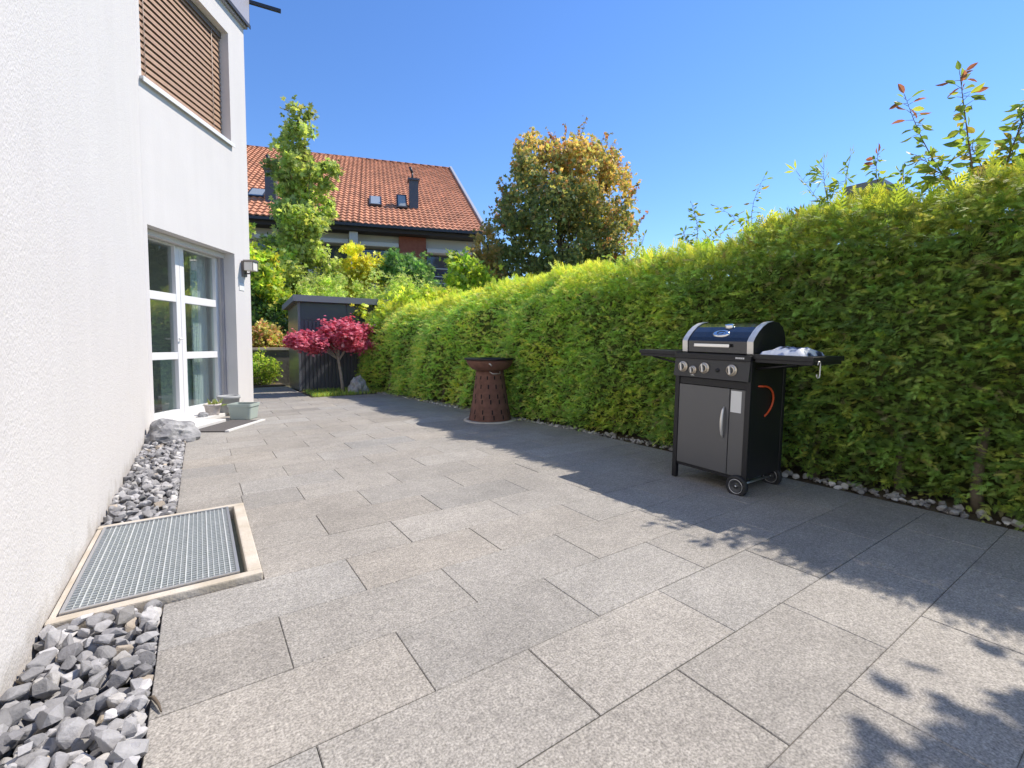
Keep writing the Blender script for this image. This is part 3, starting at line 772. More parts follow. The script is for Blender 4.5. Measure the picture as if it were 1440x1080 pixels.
# ------------------------------------------------------------------ grill
gr = thing('gas_grill', 'black gas grill trolley with chrome trim standing in front of the hedge', 'grill', (2.96, 2.2, 0), R(-90))
gr.rotation_euler = (R(0), R(1.6), R(-90))
GW, GD = .575, .46     # width along the front, depth
for x in (0, GW-.035):
    m_ = MB(); m_.box(x, x+.035, .0, .035, .005 if x == 0 else .11, .93, bev=.004); m_.build('leg', M['grill_black'], gr)
m_ = MB(); m_.box(0, .035, GD-.035, GD, .005, .93, bev=.004); m_.build('leg', M['grill_black'], gr)
m_ = MB(); m_.box(GW-.035, GW, GD-.035, GD, .1, .93, bev=.004); m_.build('leg', M['grill_black'], gr)
m_ = MB(); m_.box(.0355, GW-.0355, .012, GD-.01, .105, .125); m_.box(GW-.014, GW-.004, .036, GD-.036, .126, .93)
m_.box(.004, .014, .036, GD-.036, .126, .93); m_.box(.0355, GW-.0355, GD-.02, GD-.012, .126, .775); m_.build('cabinet_body', M['grill_black'], gr)
m_ = MB(); m_.box(.037, .045+.385, .004, .018, .128, .715, bev=.003); dO = m_.build('door', M['grill_door'], gr)
m_ = MB(); pts = []
for i in range(9):
    f = i/8; pts.append((.398, .0-.026*math.sin(math.pi*f)**.6, .375+.215*f))
m_.tube(pts, [.004, .008, .0095, .0105, .011, .0105, .0095, .008, .004], 10); m_.build('handle', M['steel'], dO)
m_ = MB(); m_.box(.4345, GW-.037, .006, .018, .128, .715, bev=.003); m_.build('side_panel', M['grill_door'], gr)
m_ = MB(); m_.box(.442, .515, .0035, .0057, .56, .705); m_.build('sticker', M['sticker'], gr)
m_ = MB(); m_.box(.037, GW-.037, .008, .018, .719, .768, bev=.002); m_.build('cross_rail', M['grill_black'], gr)
# control panel, tilted a little
m_ = MB(); m_.prism([(-.028, .775), (-.012, .905), (.05, .905), (.05, .775)], .004, GW-.004, 'x'); cp = m_.build('control_panel', mat('panel_black', (.04, .04, .041), .4, .2), gr)
m_ = MB(); m_.box(-.002, GW+.002, -.022, .05, .906, .945, bev=.004); m_.build('front_rail', M['grill_black'], gr)
def panel_pt(x, z): return (x, -.028+(z-.775)*(.016/.13)-.001, z)
def knob(x, z, r):
    p = panel_pt(x, z); Mx = Matrix.Translation(p) @ Matrix.Rotation(R(90), 4, 'X')
    b = MB(); b.lathe([(0, .0), (r*1.0, .0), (r*1.02, .004), (r*.98, .007), (r*.80, .008), (r*.78, .018), (r*.7, .022), (0, .022)], 28, M=Mx)
    k = b.build('knob', M['knob'], cp)
    b = MB(); b.box(-r*.16, r*.16, -r*.72, r*.72, .0225, .034, M=Mx @ Matrix.Rotation(R(8), 4, 'Z'), bev=.002); b.build('knob_grip', M['steel'], k)
    b = MB(); b.lathe([(r*.62, .0224), (r*.5, .0228), (r*.2, .0226)], 24, M=Mx); b.build('knob_recess', M['wheel_grey'], k)
    b = MB(); b.box(x-.014, x+.014, p[1]-.0045, p[1]-.0035, .787, .7905); b.box(x-.006, x+.008, p[1]-.0045, p[1]-.0035, .792, .794)
    if r > .025: b.build('knob_legend', M['sticker'], cp)
knob(.078, .845, .038); knob(.162, .826, .029); knob(.250, .845, .038); knob(.452, .843, .038)
m_ = MB(); Mx = Matrix.Translation(panel_pt(.35, .836)) @ Matrix.Rotation(R(90), 4, 'X')
m_.lathe([(0, 0), (.014, 0), (.014, .004), (.009, .005), (.008, .012), (0, .013)], 20, M=Mx); m_.build('igniter_button', M['rubber'], cp)
m_ = MB(); x = .475
for wd in (.012, .009, .011, .008, .01, .012): m_.box(x, x+wd-.003, -.0232, -.0222, .921, .932); x += wd
m_.build('lettering', M['sticker'], gr)
# fire box and lid
m_ = MB(); m_.box(.03, GW-.02, .055, .445, .80, .948, bev=.006); m_.build('fire_box', M['grill_black'], gr)
prof = [(.045, .955), (.040, 1.035), (.060, 1.062), (.10, 1.10), (.15, 1.135), (.21, 1.16), (.28, 1.172), (.35, 1.165), (.405, 1.135), (.44, 1.08), (.45, 1.02), (.45, .955)]
def lid_sec(x0, x1, grow, m, name, lo=0, hi=None):
    cx, cz = .25, .99; pr = [(cx+(y-cx)*(1+grow), cz+(z-cz)*(1+grow) if z > .96 else z) for y, z in prof]
    b = MB(); b.prism(pr, x0, x1, 'x'); return b
lid = lid_sec(.069, GW-.061, 0, None, '').build('lid', M['enamel'], gr)
for x0, x1 in ((.024, .068), (GW-.060, GW-.016)):
    lid_sec(x0, x1, .02, None, '').build('end_casting', M['grill_black'], lid)
    # bright trim strip following the curved front of the casting
    cx, cz = .25, .99; pr = [(cx+(y-cx)*1.03, cz+(z-cz)*1.03 if z > .96 else z) for y, z in prof[:7]]
    b = MB()
    for i in range(len(pr)-1):
        (y0, z0), (y1, z1) = pr[i], pr[i+1]
        b.add([(x0+.001, y0, z0), (x1-.001, y0, z0), (x1-.001, y1, z1), (x0+.001, y1, z1), (x0+.001, y0+.004, z0-.004), (x1-.001, y0+.004, z0-.004), (x1-.001, y1+.004, z1-.004), (x0+.001, y1+.004, z1-.004)],
              [(0, 1, 2, 3), (4, 7, 6, 5), (0, 3, 7, 4), (1, 5, 6, 2)] + ([(0, 4, 5, 1)] if i == 0 else []) + ([(3, 2, 6, 7)] if i == len(pr)-2 else []))
    b.build('trim_strip', M['steel'], lid)
m_ = MB(); m_.box(.135, .405, .012, .024, .992, 1.016, bev=.005); m_.box(.15, .162, .0241, .042, .998, 1.01); m_.box(.38, .392, .0241, .042, .998, 1.01); m_.build('lid_handle', M['chrome'], lid)
# oval badge and thermometer on the curved lid
def lidpt(y):
    for (y0, z0), (y1, z1) in zip(prof[1:], prof[2:]):
        if y0 <= y <= y1: f = (y-y0)/(y1-y0); return z0+(z1-z0)*f, math.atan2(z1-z0, y1-y0)
z, a = lidpt(.085); Mx = Matrix.Translation((.30, .085, z+.001)) @ Matrix.Rotation(a, 4, 'X') @ Matrix.Diagonal((1.55, .82, 1, 1))
m_ = MB(); m_.lathe([(0, .008), (.034, .008), (.040, .004), (.041, -.004)], 36, M=Mx); bd = m_.build('badge', M['chrome'], lid)
m_ = MB()
for a0, a1, rr in ((.3, 3.6, .021), (3.5, 6.6, .015)):
    pts = [Mx @ Vector((rr*math.cos(a0+(a1-a0)*i/14)+(.003 if a0 < 1 else -.003), rr*math.sin(a0+(a1-a0)*i/14), .0092)) for i in range(15)]
    m_.tube(pts, .0022, 6)
m_.build('emblem', M['grill_black'], bd)
z, a = lidpt(.165); Mx = Matrix.Translation((.315, .16, z-.002)) @ Matrix.Rotation(a, 4, 'X')
m_ = MB(); m_.lathe([(0, .018), (.022, .018), (.027, .015), (.029, .0), (.03, -.004)], 28, M=Mx @ Matrix.Diagonal((1.2, .9, 1, 1))); th_ = m_.build('thermometer', M['chrome'], lid)
# side shelves
def shelf(x0, x1):
    b = MB(); b.box(x0, x1, .0, .425, .925, .955, bev=.005)
    b.box(x0+.01, x1-.01, .012, .41, .905, .9245)
    return b.build('side_shelf', M['grill_black'], gr)
shelf(-.355, -.003); shelf(GW+.003, GW+.36)
for xs in ((-.25, -.003), (GW+.003, GW+.25)):
    for y in (.05, .37):
        m_ = MB(); m_.tube([(xs[0], y, .902) if xs[0] < 0 else (xs[1], y, .902), (xs[1], y, .86) if xs[0] < 0 else (xs[0], y, .86)], .008, 6); m_.build('shelf_brace', M['grill_black'], gr)
# wheels, foot brace, hose
for y in (-.008, GD-.02):
    Mx = Matrix.Translation((GW-.055, y, .072)) @ Matrix.Rotation(R(90), 4, 'X')
    b = MB(); b.lathe([(.048, -.017), (.064, -.019), (.071, -.013), (.0725, 0), (.071, .013), (.064, .019), (.048, .017)], 36, M=Mx, close=True)
    wl = b.build('wheel', M['rubber'], gr)
    b = MB(); b.lathe([(0, .012), (.012, .013), (.014, .006), (.030, .008), (.034, .015), (.044, .016), (.0485, .008), (.0485, -.012), (0, -.012)], 32, M=Mx); rm = b.build('rim', M['wheel_grey'], wl)
    b = MB(); b.lathe([(0, .019), (.006, .018), (.007, .012), (.0, .012)], 14, M=Mx); b.build('hub_cap', M['chrome'], rm)
    b = MB(); b.lathe([(.0485, .0165), (.0465, .0185), (.0445, .0165)], 32, M=Mx); b.build('rim_ring', M['alu'], rm)
m_ = MB(); m_.tube([(GW-.055, .03, .072), (GW-.055, GD-.05, .072)], .008, 8); m_.build('axle', M['alu'], gr)
m_ = MB(); pts = []
for i in range(13):
    a = R(95-i*14.); pts.append((GW+.004+.008*math.sin(i*.4), .16+.12*math.cos(a)*1.0, .635+.105*math.sin(a)))
m_.tube([(GW-.01, .10, .742)]+pts, .007, 8); m_.build('gas_hose', M['hose'], gr)
m_ = MB(); m_.box(.05, .5, .10, .36, .09, .1045); m_.build('bottom_tray', M['grill_black'], gr)

# package on the right shelf, and the hook
gm = Matrix.Translation(gr.location) @ gr.rotation_euler.to_matrix().to_4x4()
pk = MB(); nx_, ny_ = 26, 16; vs = []; random.seed(5)
from mathutils import noise as mn
for jy in range(ny_+1):
    for ix in range(nx_+1):
        u, v = ix/nx_, jy/ny_
        e = min(u, 1-u, v, 1-v)*6; e = min(1, e)**.5
        zz = .957+.052*e*(.75+.5*mn.noise(Vector((u*4, v*3, 1.))))+.006*e*mn.noise(Vector((u*13, v*9, 4.)))
        vs.append(gm @ Vector((GW+.035+.265*u+.006*mn.noise(Vector((v*5, u, 2))), .02+.27*v+.012*mn.noise(Vector((u*5, v, 7))), zz)))
fs_ = [(a*(nx_+1)+b, a*(nx_+1)+b+1, (a+1)*(nx_+1)+b+1, (a+1)*(nx_+1)+b) for a in range(ny_) for b in range(nx_)]
pk.add(vs, fs_, True)
base_ = [gm @ Vector((GW+.035, .02, .9565)), gm @ Vector((GW+.30, .02, .9565)), gm @ Vector((GW+.30, .29, .9565)), gm @ Vector((GW+.035, .29, .9565))]
pk.add(base_, [(3, 2, 1, 0)])
m, nt, p, out = new_mat('printed_cloth')
tc = nt.nodes.new('ShaderNodeTexCoord'); n1 = nt.nodes.new('ShaderNodeTexNoise'); n1.inputs['Scale'].default_value = 13; n1.inputs['Detail'].default_value = 2
nt.links.new(tc.outputs['Object'], n1.inputs['Vector'])
cr = nt.nodes.new('ShaderNodeValToRGB'); cr.color_ramp.interpolation = 'LINEAR'
e = cr.color_ramp.elements; e[0].position = .40; e[0].color = (.03, .035, .06, 1); e[1].position = .46; e[1].color = (.24, .30, .48, 1)
x_ = e.new(.52); x_.color = (.74, .75, .78, 1); x_ = e.new(.7); x_.color = (.78, .78, .8, 1)
nt.links.new(n1.outputs['Fac'], cr.inputs['Fac']); nt.links.new(cr.outputs['Color'], p.inputs['Base Color']); p.inputs['Roughness'].default_value = .45
tag(pk.build('folded_cloth', m, recalc=True), 'crumpled white and blue patterned cloth lying on the right shelf of the grill', 'cloth')
hk = MB(); pts = []
for i in range(7): a = R(200-i*33); pts.append((.016*math.cos(a), .016*math.sin(a)))
for i in range(1, 9): a = R(0-i*26+0); pts.append((.0+.0*i+.016*1.0*math.cos(R(180-0))*0+0.016-.0, -.01*i*.55)) if i < 5 else None
low = []
for i in range(9): a = R(10-i*25); low.append((.016-.02+.02*math.cos(a)*1.0, -.062+.02*math.sin(a)))
prof2 = pts+low
hk.tube([gm @ Vector((GW+.366, .06+p_[0], .912+p_[1])) for p_ in prof2], .0035, 8)
tag(hk.build('hook', M['steel']), 'bare steel S hook hanging from the end of the grill shelf', 'hook')
random.seed(33)

# ------------------------------------------------------------------ fire bowl
fb = thing('fire_bowl', 'rust brown conical fire bowl with black plate in front of the hedge', 'fire bowl', (3.2, 5.25, 0))
m_ = MB(); m_.lathe([(0, .0), (.285, .0), (.285, .012), (.245, .21), (.215, .42), (.19, .60), (.18, .66), (0, .66)], 48); bs = m_.build('base', M['rust'], fb)
rowsz = [.06, .13, .27, .33, .46, .56]
for ri, zz in enumerate([.035, .105, .235, .305, .43, .55]):
    for k in range(13):
        a = 2*math.pi*(k+.5*(ri % 2))/13+.17*ri
        def rad(z): 
            return np.interp(z, [.012, .21, .42, .60, .66], [.285, .245, .215, .19, .18])+.0015
        hh = .055 if ri < 5 else .045; dw = .017
        sl_ = MB(); vs = []
        for (da, zc) in ((-1, zz), (1, zz), (1, zz+hh), (-1, zz+hh)):
            r0 = rad(zc); aa = a+da*dw/2/r0; vs.append((r0*math.cos(aa), r0*math.sin(aa), zc))
        sl_.add(vs, [(0, 1, 2, 3)]); sl_.build('slot', M['slot'], bs, recalc=False)
m_ = MB(); m_.lathe([(0, .662), (.19, .662), (.24, .685), (.285, .73), (.31, .775), (.315, .80), (.29, .80), (0, .74)], 48); m_.build('bowl', M['rust'], fb)
m_ = MB(); m_.lathe([(.12, .803), (.338, .803), (.34, .806), (.34, .825), (.337, .828), (.12, .822)], 56, close=True); m_.build('plate', M['black_steel'], fb)
m_ = MB(); m_.tube([(-.17, -.26, .76), (-.175, -.285, .76), (-.15, -.29, .735)], .008, 6); m_.build('plate_handle', M['steel'], fb); m_ = MB(); m_.tube([(-.12, -.19, .655), (-.10, -.235, .63), (.0, -.25, .63), (.02, -.215, .655)], .004, 6); m_.build('hanging_bar', M['steel'], fb)
rg = MB(); rg.lathe([(.29, .001), (.29, .014), (.345, .012), (.352, .001)], 48, M=Matrix.Translation((3.2, 5.25, 0)))
tag(rg.build('base_ring', M['concrete_beige']), 'pale ring of sand on the slabs around the foot of the fire bowl', 'ring')

# ------------------------------------------------------------------ shed, maple, rock, grass
sd = thing('garden_shed', 'dark grey garden shed with pale roof edge behind the red maple', 'shed', (1.78, 10.82, 0))
m_ = MB(); Wd = 2.1; Dd = 1.36
m_.box(.03, Wd, .012, Dd, 0, 1.93); m_.build('wall', M['anthracite'], sd)
m_ = MB(); x = .045
while x < Wd-.05:
    m_.box(x, x+.058, -.012, .0118, .02, 1.52, bev=.004); x += .08
m_.build('front_cladding', M['anthracite'], sd)
m_ = MB(); m_.box(.045, 1.0, 0, .0118, 1.545, 1.925); m_.box(1.02, Wd-.04, 0, .0118, 1.545, 1.925); m_.build('top_panel', mat('panel_blue_grey', (.06, .068, .095), .25), sd)
m_ = MB(); m_.box(0, .029, .05, Dd, .0, .93, bev=.003); m_.box(0, .029, .05, Dd, .95, 1.93, bev=.003); m_.build('side_panel', M['shed_side'], sd)
m_ = MB(); m_.box(-.004, .04, -.012, .045, 0, 1.93, bev=.003); m_.build('corner_post', M['anthracite_light'], sd)
m_ = MB(); m_.prism([(-.16, 1.935), (-.16, 2.05), (Dd+.1, 1.93), (Dd+.1, 1.83)], -.1, Wd+.1, 'x'); rf = m_.build('roof', M['anthracite'], sd)
m_ = MB(); m_.prism([(-.175, 1.925), (-.175, 2.06), (-.161, 2.06), (-.161, 1.925)], -.115, Wd+.11, 'x'); m_.prism([(-.16, 1.93), (-.16, 2.06), (Dd+.1, 1.94), (Dd+.1, 1.82)], -.115, -.101, 'x'); m_.build('roof_edge', M['anthracite_light'], rf)

mp = thing('red_maple', 'small red Japanese maple spreading in layers in front of the dark shed', 'tree', (2.47, 9.95, -.02))
tr_ = MB()
tk = [(0, 0, 0), (-.015, 0, .2), (-.045, .0, .45), (-.07, .02, .66), (-.09, .02, .8)]
tr_.tube(tk, [.042, .034, .03, .027, .024], 9)
layers = [((-.62, .1, .90), (.48, .42, .12)), ((-.25, -.05, .88), (.55, .45, .15)), ((.28, .05, .92), (.40, .4, .13)), ((-.05, .05, 1.12), (.62, .5, .13)), ((-.55, .1, 1.1), (.42, .4, .12)), ((.30, .15, 1.22), (.34, .36, .13)), ((-.05, .0, 1.38), (.40, .36, .11)), ((.12, .1, 1.53), (.22, .22, .09)), ((.48, .1, 1.36), (.16, .2, .09)), ((-.85, .1, .98), (.20, .25, .09))]
layers = [((c[0], c[1], 1.04+(c[2]-.9)*.70), (r[0]*1.04, r[1]*1.04, r[2]*.7)) for c, r in layers]
P, A, cs, ci = clumps(layers, 170, 11500, .05, .25)
A[:, 2] = A[:, 2]*.4-.35
for (c, r) in layers:
    s0 = Vector(tk[-1]).lerp(Vector(tk[-2]), random.random()); tr_.tube([s0, s0.lerp(Vector(c), .5)+Vector((0, 0, .08)), c], [.016, .011, .005], 6)
for c in cs[::4]:
    b = Vector(min(layers, key=lambda l: (Vector(l[0])-Vector(c)).length)[0]); tr_.tube([b, b.lerp(Vector(c), .6)+Vector((0, 0, .02)), c], [.006, .004, .002], 5)
tr_.build('trunk', M['bark_pale'], mp)
leaves('crown', P, A, .040+.034*rng.random(len(P)), T_PALM, cols(len(P), [(.20, .052, .072), (.17, .038, .056), (.215, .08, .10), (.125, .028, .04)], [.4, .3, .2, .1]), M['leaf_red'], mp, flat=(0, -.3, 1))
rock('boulder', 'pale grey rock lying at the foot of the red maple', (2.72, 9.75, -.03), (.165, .15, .24), mat('rock_pale', (.30, .30, .30), .9, col2=(.46, .46, .45), scale=7, bump=.8, bscale=18), seed=15, sub=4, rough=.2)
random.seed(40)
n = 5200; x = 1.8+1.5*rng.random(n); y = 9.38+1.35*rng.random(n)
k = (rng.random(n) < .35+.65*np.clip((10.1-y)/.5, 0, 1)*(x < 2.6))
x, y = x[k], y[k]; n = len(x)
A = rng.normal(size=(n, 3))*.35; A[:, 2] = 1
o = leaves('grass', np.stack([x, y, np.full(n, -.012)], 1), A, .05+.06*rng.random(n), template([blade(1, .06)]), cols(n, [(.10, .14, .03), (.07, .11, .025), (.16, .17, .04)]), M['grass'])
tag(o, 'patchy grass between the patio and the dark shed', 'grass', kind='stuff')

# ------------------------------------------------------------------ bank behind: retaining wall, low shrubs
rw = thing('retaining_wall', 'low dark retaining wall with pale coping behind the shed', 'wall', (1.0, 13.2, 0))
m_ = MB(); m_.box(-9, 8, .0, .12, -.1, .86); m_.build('wall', mat('rough_wall', (.10, .095, .085), .9, col2=(.16, .15, .135), scale=6, bump=.6, bscale=18), rw)
m_ = MB(); m_.box(-9.03, 8.03, -.03, .16, .861, .93, bev=.01); m_.build('coping', M['concrete_beige'], rw)
fbd = MB(); fbd.box(-8, 1.7, 12.26, 13.18, -.06, .03); tag(fbd.build('flower_bed', M['soil']), 'brown soil bed at the foot of the retaining wall', 'flower bed', kind='structure')

def bush(name, label, base, blobs, n_cl, n_lf, sig, size, T, pal, w, m_, trunk=None, cat='shrub', shell=.5, group=None, up=.0, trunk_m='bark', nl=12, flat=None, rl=.016):
    t = thing(name, label, cat, base, group=group)
    P, A, cs, ci = clumps(blobs, n_cl, n_lf, sig, shell); A[:, 2] += up
    cj = 1+rng.normal(size=len(cs))*.16
    C = cols(n_lf, pal, w, .15)*cj[ci][:, None]
    leaves('crown' if cat == 'tree' else 'foliage', P, A, size*(.65+.7*rng.random(n_lf)), T, np.clip(C, .004, .8), m_, t, flat=flat)
    if trunk: limb_mesh((0, 0, -.08), trunk[0], trunk[1], trunk[2], cs[rng.permutation(len(cs))[:nl]], rl, .05).build('trunk' if cat == 'tree' else 'stem', M[trunk_m], t)
    return t
YG = [(.16, .20, .035), (.11, .155, .03), (.075, .115, .028), (.22, .24, .05)]
random.seed(55)
for i, (x, lab) in enumerate(((.75, 'low yellow green box shrub in the bed, next to the house corner'), (1.25, 'low yellow green box shrub in the bed, beside the shed'))):
    bush('box_shrub', lab, (x, 12.8, 0), [((0, 0, .38), (.38, .28, .36))], 40, 1500, .07, .05, T_TRIO, [tuple(.72*v for v in c_) for c_ in YG], [.35, .3, .15, .2], M['leaf'], ((0, 0, .4), .02, .01), group='low box shrubs in the bed')
for i, (x, lab) in enumerate(((.8, 'reddish leaved shrub on top of the retaining wall near the house'), (1.5, 'reddish leaved shrub on top of the retaining wall behind the shed'))):
    bush('barberry_shrub', lab, (x, 13.7, .85), [((0, 0, .32), (.42, .32, .34))], 40, 1500, .08, .07, T_TRIO, [(.14, .13, .05), (.20, .10, .07), (.10, .12, .035), (.24, .17, .10)], [.35, .25, .25, .15], M['leaf'], ((0, 0, .3), .02, .01), group='reddish shrubs on the retaining wall')
bush('dark_conifer', 'dark green conifer in the shade left behind the shed', (1.2, 14.6, 1.05), [((0, 0, .7), (.9, .6, .8)), ((0.5, .2, .6), (.8, .5, .7))], 60, 3000, .12, .13, T_NEEDLE, [(.02, .04, .018), (.03, .055, .02)], None, M['leaf'], ((0, 0, 1.0), .06, .03))
bush('yellow_tree', 'yellow green tree close behind the corner of the white house', (1.25, 15.0, 1.1),
     [((0, 0, 1.2), (.85, .7, .7)), ((0, 0, 2.0), (.7, .6, .7)), ((-.2, 0, 2.8), (.5, .5, .55)), ((.4, 0, 1.3), (.6, .5, .5))], 90, 5200, .12, .13, T_STAR, [(.15, .17, .03), (.10, .13, .025), (.20, .16, .03), (.06, .09, .02)], [.35, .35, .15, .15], M['leaf'], ((0, 0, 2.7), .06, .02), cat='tree', up=-.15)
prof_t = []
random.seed(61)
# tall narrow light green tree: stacked irregular tufts
tall = []
for z, hw in ((.8, 1.35), (1.5, 1.45), (2.2, 1.35), (2.9, 1.25), (3.6, 1.05), (4.25, .9), (4.9, .9), (5.5, .78), (6.1, .64), (6.65, .54), (7.15, .42)):
    nb = 3 if hw > .8 else 2
    if hw < .45: nb = 1
    for q in range(nb):
        a = random.uniform(0, 6.28); rr = hw*(.42 if nb > 1 else .1)
        tall.append(((rr*math.cos(a), rr*math.sin(a), z+random.uniform(-.2, .2)), (hw*.58, hw*.58, .42)))
tall += [((-.75, .4, 5.4), (.32, .3, .35)), ((.6, -.4, 5.4), (.32, .3, .3))]
bush('sweetgum_tree', 'tall narrow light green tree standing in front of the tiled roof', (2.95, 16.5, 1.3), tall, 200, 14500, .12, .125, T_STAR, [(.135, .148, .05), (.10, .122, .04), (.175, .182, .064), (.062, .08, .03)], [.4, .26, .24, .10], M['leaf'],
     ((0.05, 0, 7.1), .12, .02), cat='tree', shell=.35, up=-.2, nl=26)
bush('willow_shrub', 'broad pale yellow green shrub rising behind the shed roof', (4.1, 13.6, 1.08),
     [((-1.2, .8, 1.2), (.75, .5, .65)), ((-.5, .4, 1.35), (.8, .5, .6)), ((.3, -.1, 1.35), (.8, .5, .6)), ((1.0, -.6, 1.25), (.75, .5, .6)), ((1.6, -1.0, 1.1), (.55, .5, .6)), ((-.2, .2, .7), (1.7, .7, .6))], 140, 10500, .11, .095, T_BAMBOO,
     [(.19, .21, .075), (.14, .175, .05), (.10, .14, .04), (.24, .25, .10)], [.35, .3, .2, .15], M['leaf'], ((0, 0, 1.2), .05, .02), up=.1, nl=24)
bush('bright_shrub', 'bright yellow green shrub squeezed between shed roof and hedge', (3.75, 10.3, 0), [((-.35, .3, 1.62), (.42, .35, .32)), ((.3, -.2, 1.8), (.6, .5, .42)), ((.9, -.7, 1.9), (.5, .5, .4)), ((.2, 0, 1.2), (.6, .5, .5))], 70, 4600, .10, .10, T_TRIO,
     [(.165, .185, .028), (.13, .16, .028), (.18, .18, .035)], None, M['leaf'], ((0, 0, 1.6), .04, .02), nl=14)
bush('golden_maple', 'golden yellow maple in front of the neighbour window', (4.55, 15.3, 1.3), [((-.1, 0, 2.25), (.55, .45, .4)), ((.4, 0, 2.15), (.35, .35, .35)), ((-.3, 0, 2.7), (.22, .25, .22)), ((0, 0, 1.7), (.6, .5, .5))], 55, 2600, .10, .12, T_STAR,
     [(.215, .185, .028), (.20, .18, .03), (.165, .165, .03)], None, M['leaf'], ((0, 0, 2.2), .05, .02), cat='tree')
bush('topiary_pine', 'rounded dark green pine with drooping needles before the brick pier', (5.58, 14.5, 1.2), [((0, 0, 2.36), (.78, .7, .40)), ((.1, 0, 2.1), (.74, .65, .38)), ((.5, -.35, 1.75), (.36, .35, .24)), ((.8, -.55, 1.5), (.24, .25, .16))], 110, 6200, .08, .15, T_NEEDLE,
     [(.035, .07, .028), (.05, .09, .03), (.075, .12, .045)], [.45, .35, .2], M['leaf'], ((0, 0, 2.4), .07, .03), cat='tree', up=-.5)
bush('acid_shrub', 'acid green leafy shrub just above the far part of the hedge', (5.9, 10.7, 0), [((0, 0, 2.75), (.5, .45, .4)), ((-.25, 0, 3.1), (.28, .28, .26)), ((.3, -.1, 2.5), (.42, .4, .4)), ((0, 0, 2.0), (.6, .5, .6))], 60, 2600, .10, .12, T_STAR,
     [(.165, .19, .025), (.135, .165, .026), (.095, .13, .026)], None, M['leaf'], ((0, 0, 2.6), .05, .02), nl=16)
bush('brown_cypress', 'olive brown cypress between the acid green shrub and the bronze tree', (6.85, 11.3, 0), [((0, 0, 2.4), (.62, .55, .7)), ((-.05, 0, 3.1), (.45, .4, .6)), ((-.08, 0, 3.75), (.25, .25, .5)), ((.35, -.2, 2.2), (.5, .4, .6))], 90, 4200, .09, .15, T_NEEDLE,
     [(.13, .105, .035), (.10, .095, .032), (.16, .12, .045)], None, M['leaf_bronze'], ((0, 0, 3.8), .07, .02), cat='tree', up=.35)
# bronze tree: upright, dense, orange to green
random.seed(70)
bt = thing('bronze_tree', 'large rounded tree with bronze and green leaves behind the hedge', 'tree', (9.15, 10.9, -.2))
blobs = [((0, 0, 4.2), (1.7, 1.6, 1.5)), ((-.2, .1, 5.4), (1.6, 1.5, 1.3)), ((.7, -.6, 5.4), (1.3, 1.2, 1.2)), ((-.55, .35, 6.3), (.85, .8, .85)), ((.55, -.4, 6.25), (1.0, .9, .75)), ((-.62, .42, 6.95), (.34, .34, .5)), ((.75, -.5, 6.95), (.30, .3, .42)), ((.05, 0, 6.75), (.75, .65, .45)), ((1.3, -.9, 6.3), (.45, .4, .5)), ((1.15, -.8, 4.3), (1.0, .9, 1.1)), ((-1.2, .8, 4.2), (.95, .9, 1.1)), ((-1.1, .7, 3.0), (1.3, 1.1, 1.0)), ((.5, -.3, 3.0), (1.6, 1.4, 1.0)), ((-.3, -.2, 2.2), (1.6, 1.4, .8))]
P, A, cs, ci = clumps(blobs, 420, 30000, .13, .55); A[:, 2] += .5; P[:, 2] += np.abs(rng.normal(size=len(P)))*.12
hi = np.clip((P[:, 2]-4.75+.6*P[:, 0]+rng.normal(size=len(P))*.7)/1.6, 0, 1)
cg = cols(len(P), [(.075, .098, .038), (.105, .122, .046), (.055, .075, .032)]); cb = cols(len(P), [(.195, .17, .066), (.155, .155, .056), (.195, .145, .072), (.135, .15, .052)])
C = np.where((rng.random(len(P)) < hi)[:, None], cb, cg)
leaves('crown', P, A, .07+.065*rng.random(len(P)), T_TRIO, C, M['leaf_bronze'], bt)
# stray twigs leaving the crown
tm = limb_mesh((0, 0, -.08), (-.1, 0, 6.6), .17, .03, cs[rng.permutation(len(cs))[:44]], .022, .08, .25)
Pt, At = [], []
pick = [c_ for c_ in cs if c_[2] > 3.0 and (c_[2] > 6.0 or math.hypot(c_[0], c_[1]) > 1.35)]
for i in range(110):
    b = Vector(pick[rng.integers(0, len(pick))]); rad_ = Vector((b.x, b.y, 0)); rad_ = rad_.normalized() if rad_.length > .1 else Vector((0, 0, 0))
    up_ = min(1, max(0, (b.z-3)/3.5))
    d = (rad_*(1.0-.75*up_)+Vector((random.gauss(0, .18), random.gauss(0, .18), .55+.6*up_))).normalized(); L = random.uniform(.35, .95)
    tm.tube([b-d*.3, b+d*L*.5, b+d*L], [.010, .007, .003], 5)
    for q in range(18):
        Pt.append(b+d*L*(.1+.92*q/17)+Vector((random.gauss(0, .03), random.gauss(0, .03), random.gauss(0, .03)))); At.append(d*1.2+Vector((random.gauss(0, .6), random.gauss(0, .6), random.gauss(0, .6))))
tm.build('trunk', M['bark'], bt)
leaves('outer_leaves', np.array([p[:] for p in Pt]), np.array([p[:] for p in At]), .06+.05*rng.random(len(Pt)), T_TRIO, cols(len(Pt), [(.17, .085, .045), (.13, .105, .038), (.075, .08, .032)]), M['leaf_bronze'], bt)

# ------------------------------------------------------------------ neighbour's house
E0 = Vector((11.46, 19.16, 6.35)); aA = R(107.5)
NA = Vector((math.sin(aA), math.cos(aA), 0)); NB = Vector((-NA.y, NA.x, 0))
nb = thing('tiled_roof_house', 'terraced house with orange tiled roof and dark chimneys behind the garden', 'house', (E0.x, E0.y, 0))
NM = Matrix(((NA.x, NB.x, 0, 0), (NA.y, NB.y, 0, 0), (0, 0, 1, 0), (0, 0, 0, 1)))    # local (a, b, z)
RS, RZ = 10.8, 13.2-6.35; sl_len = math.hypot(RS, RZ); ra = math.atan2(RZ, RS)
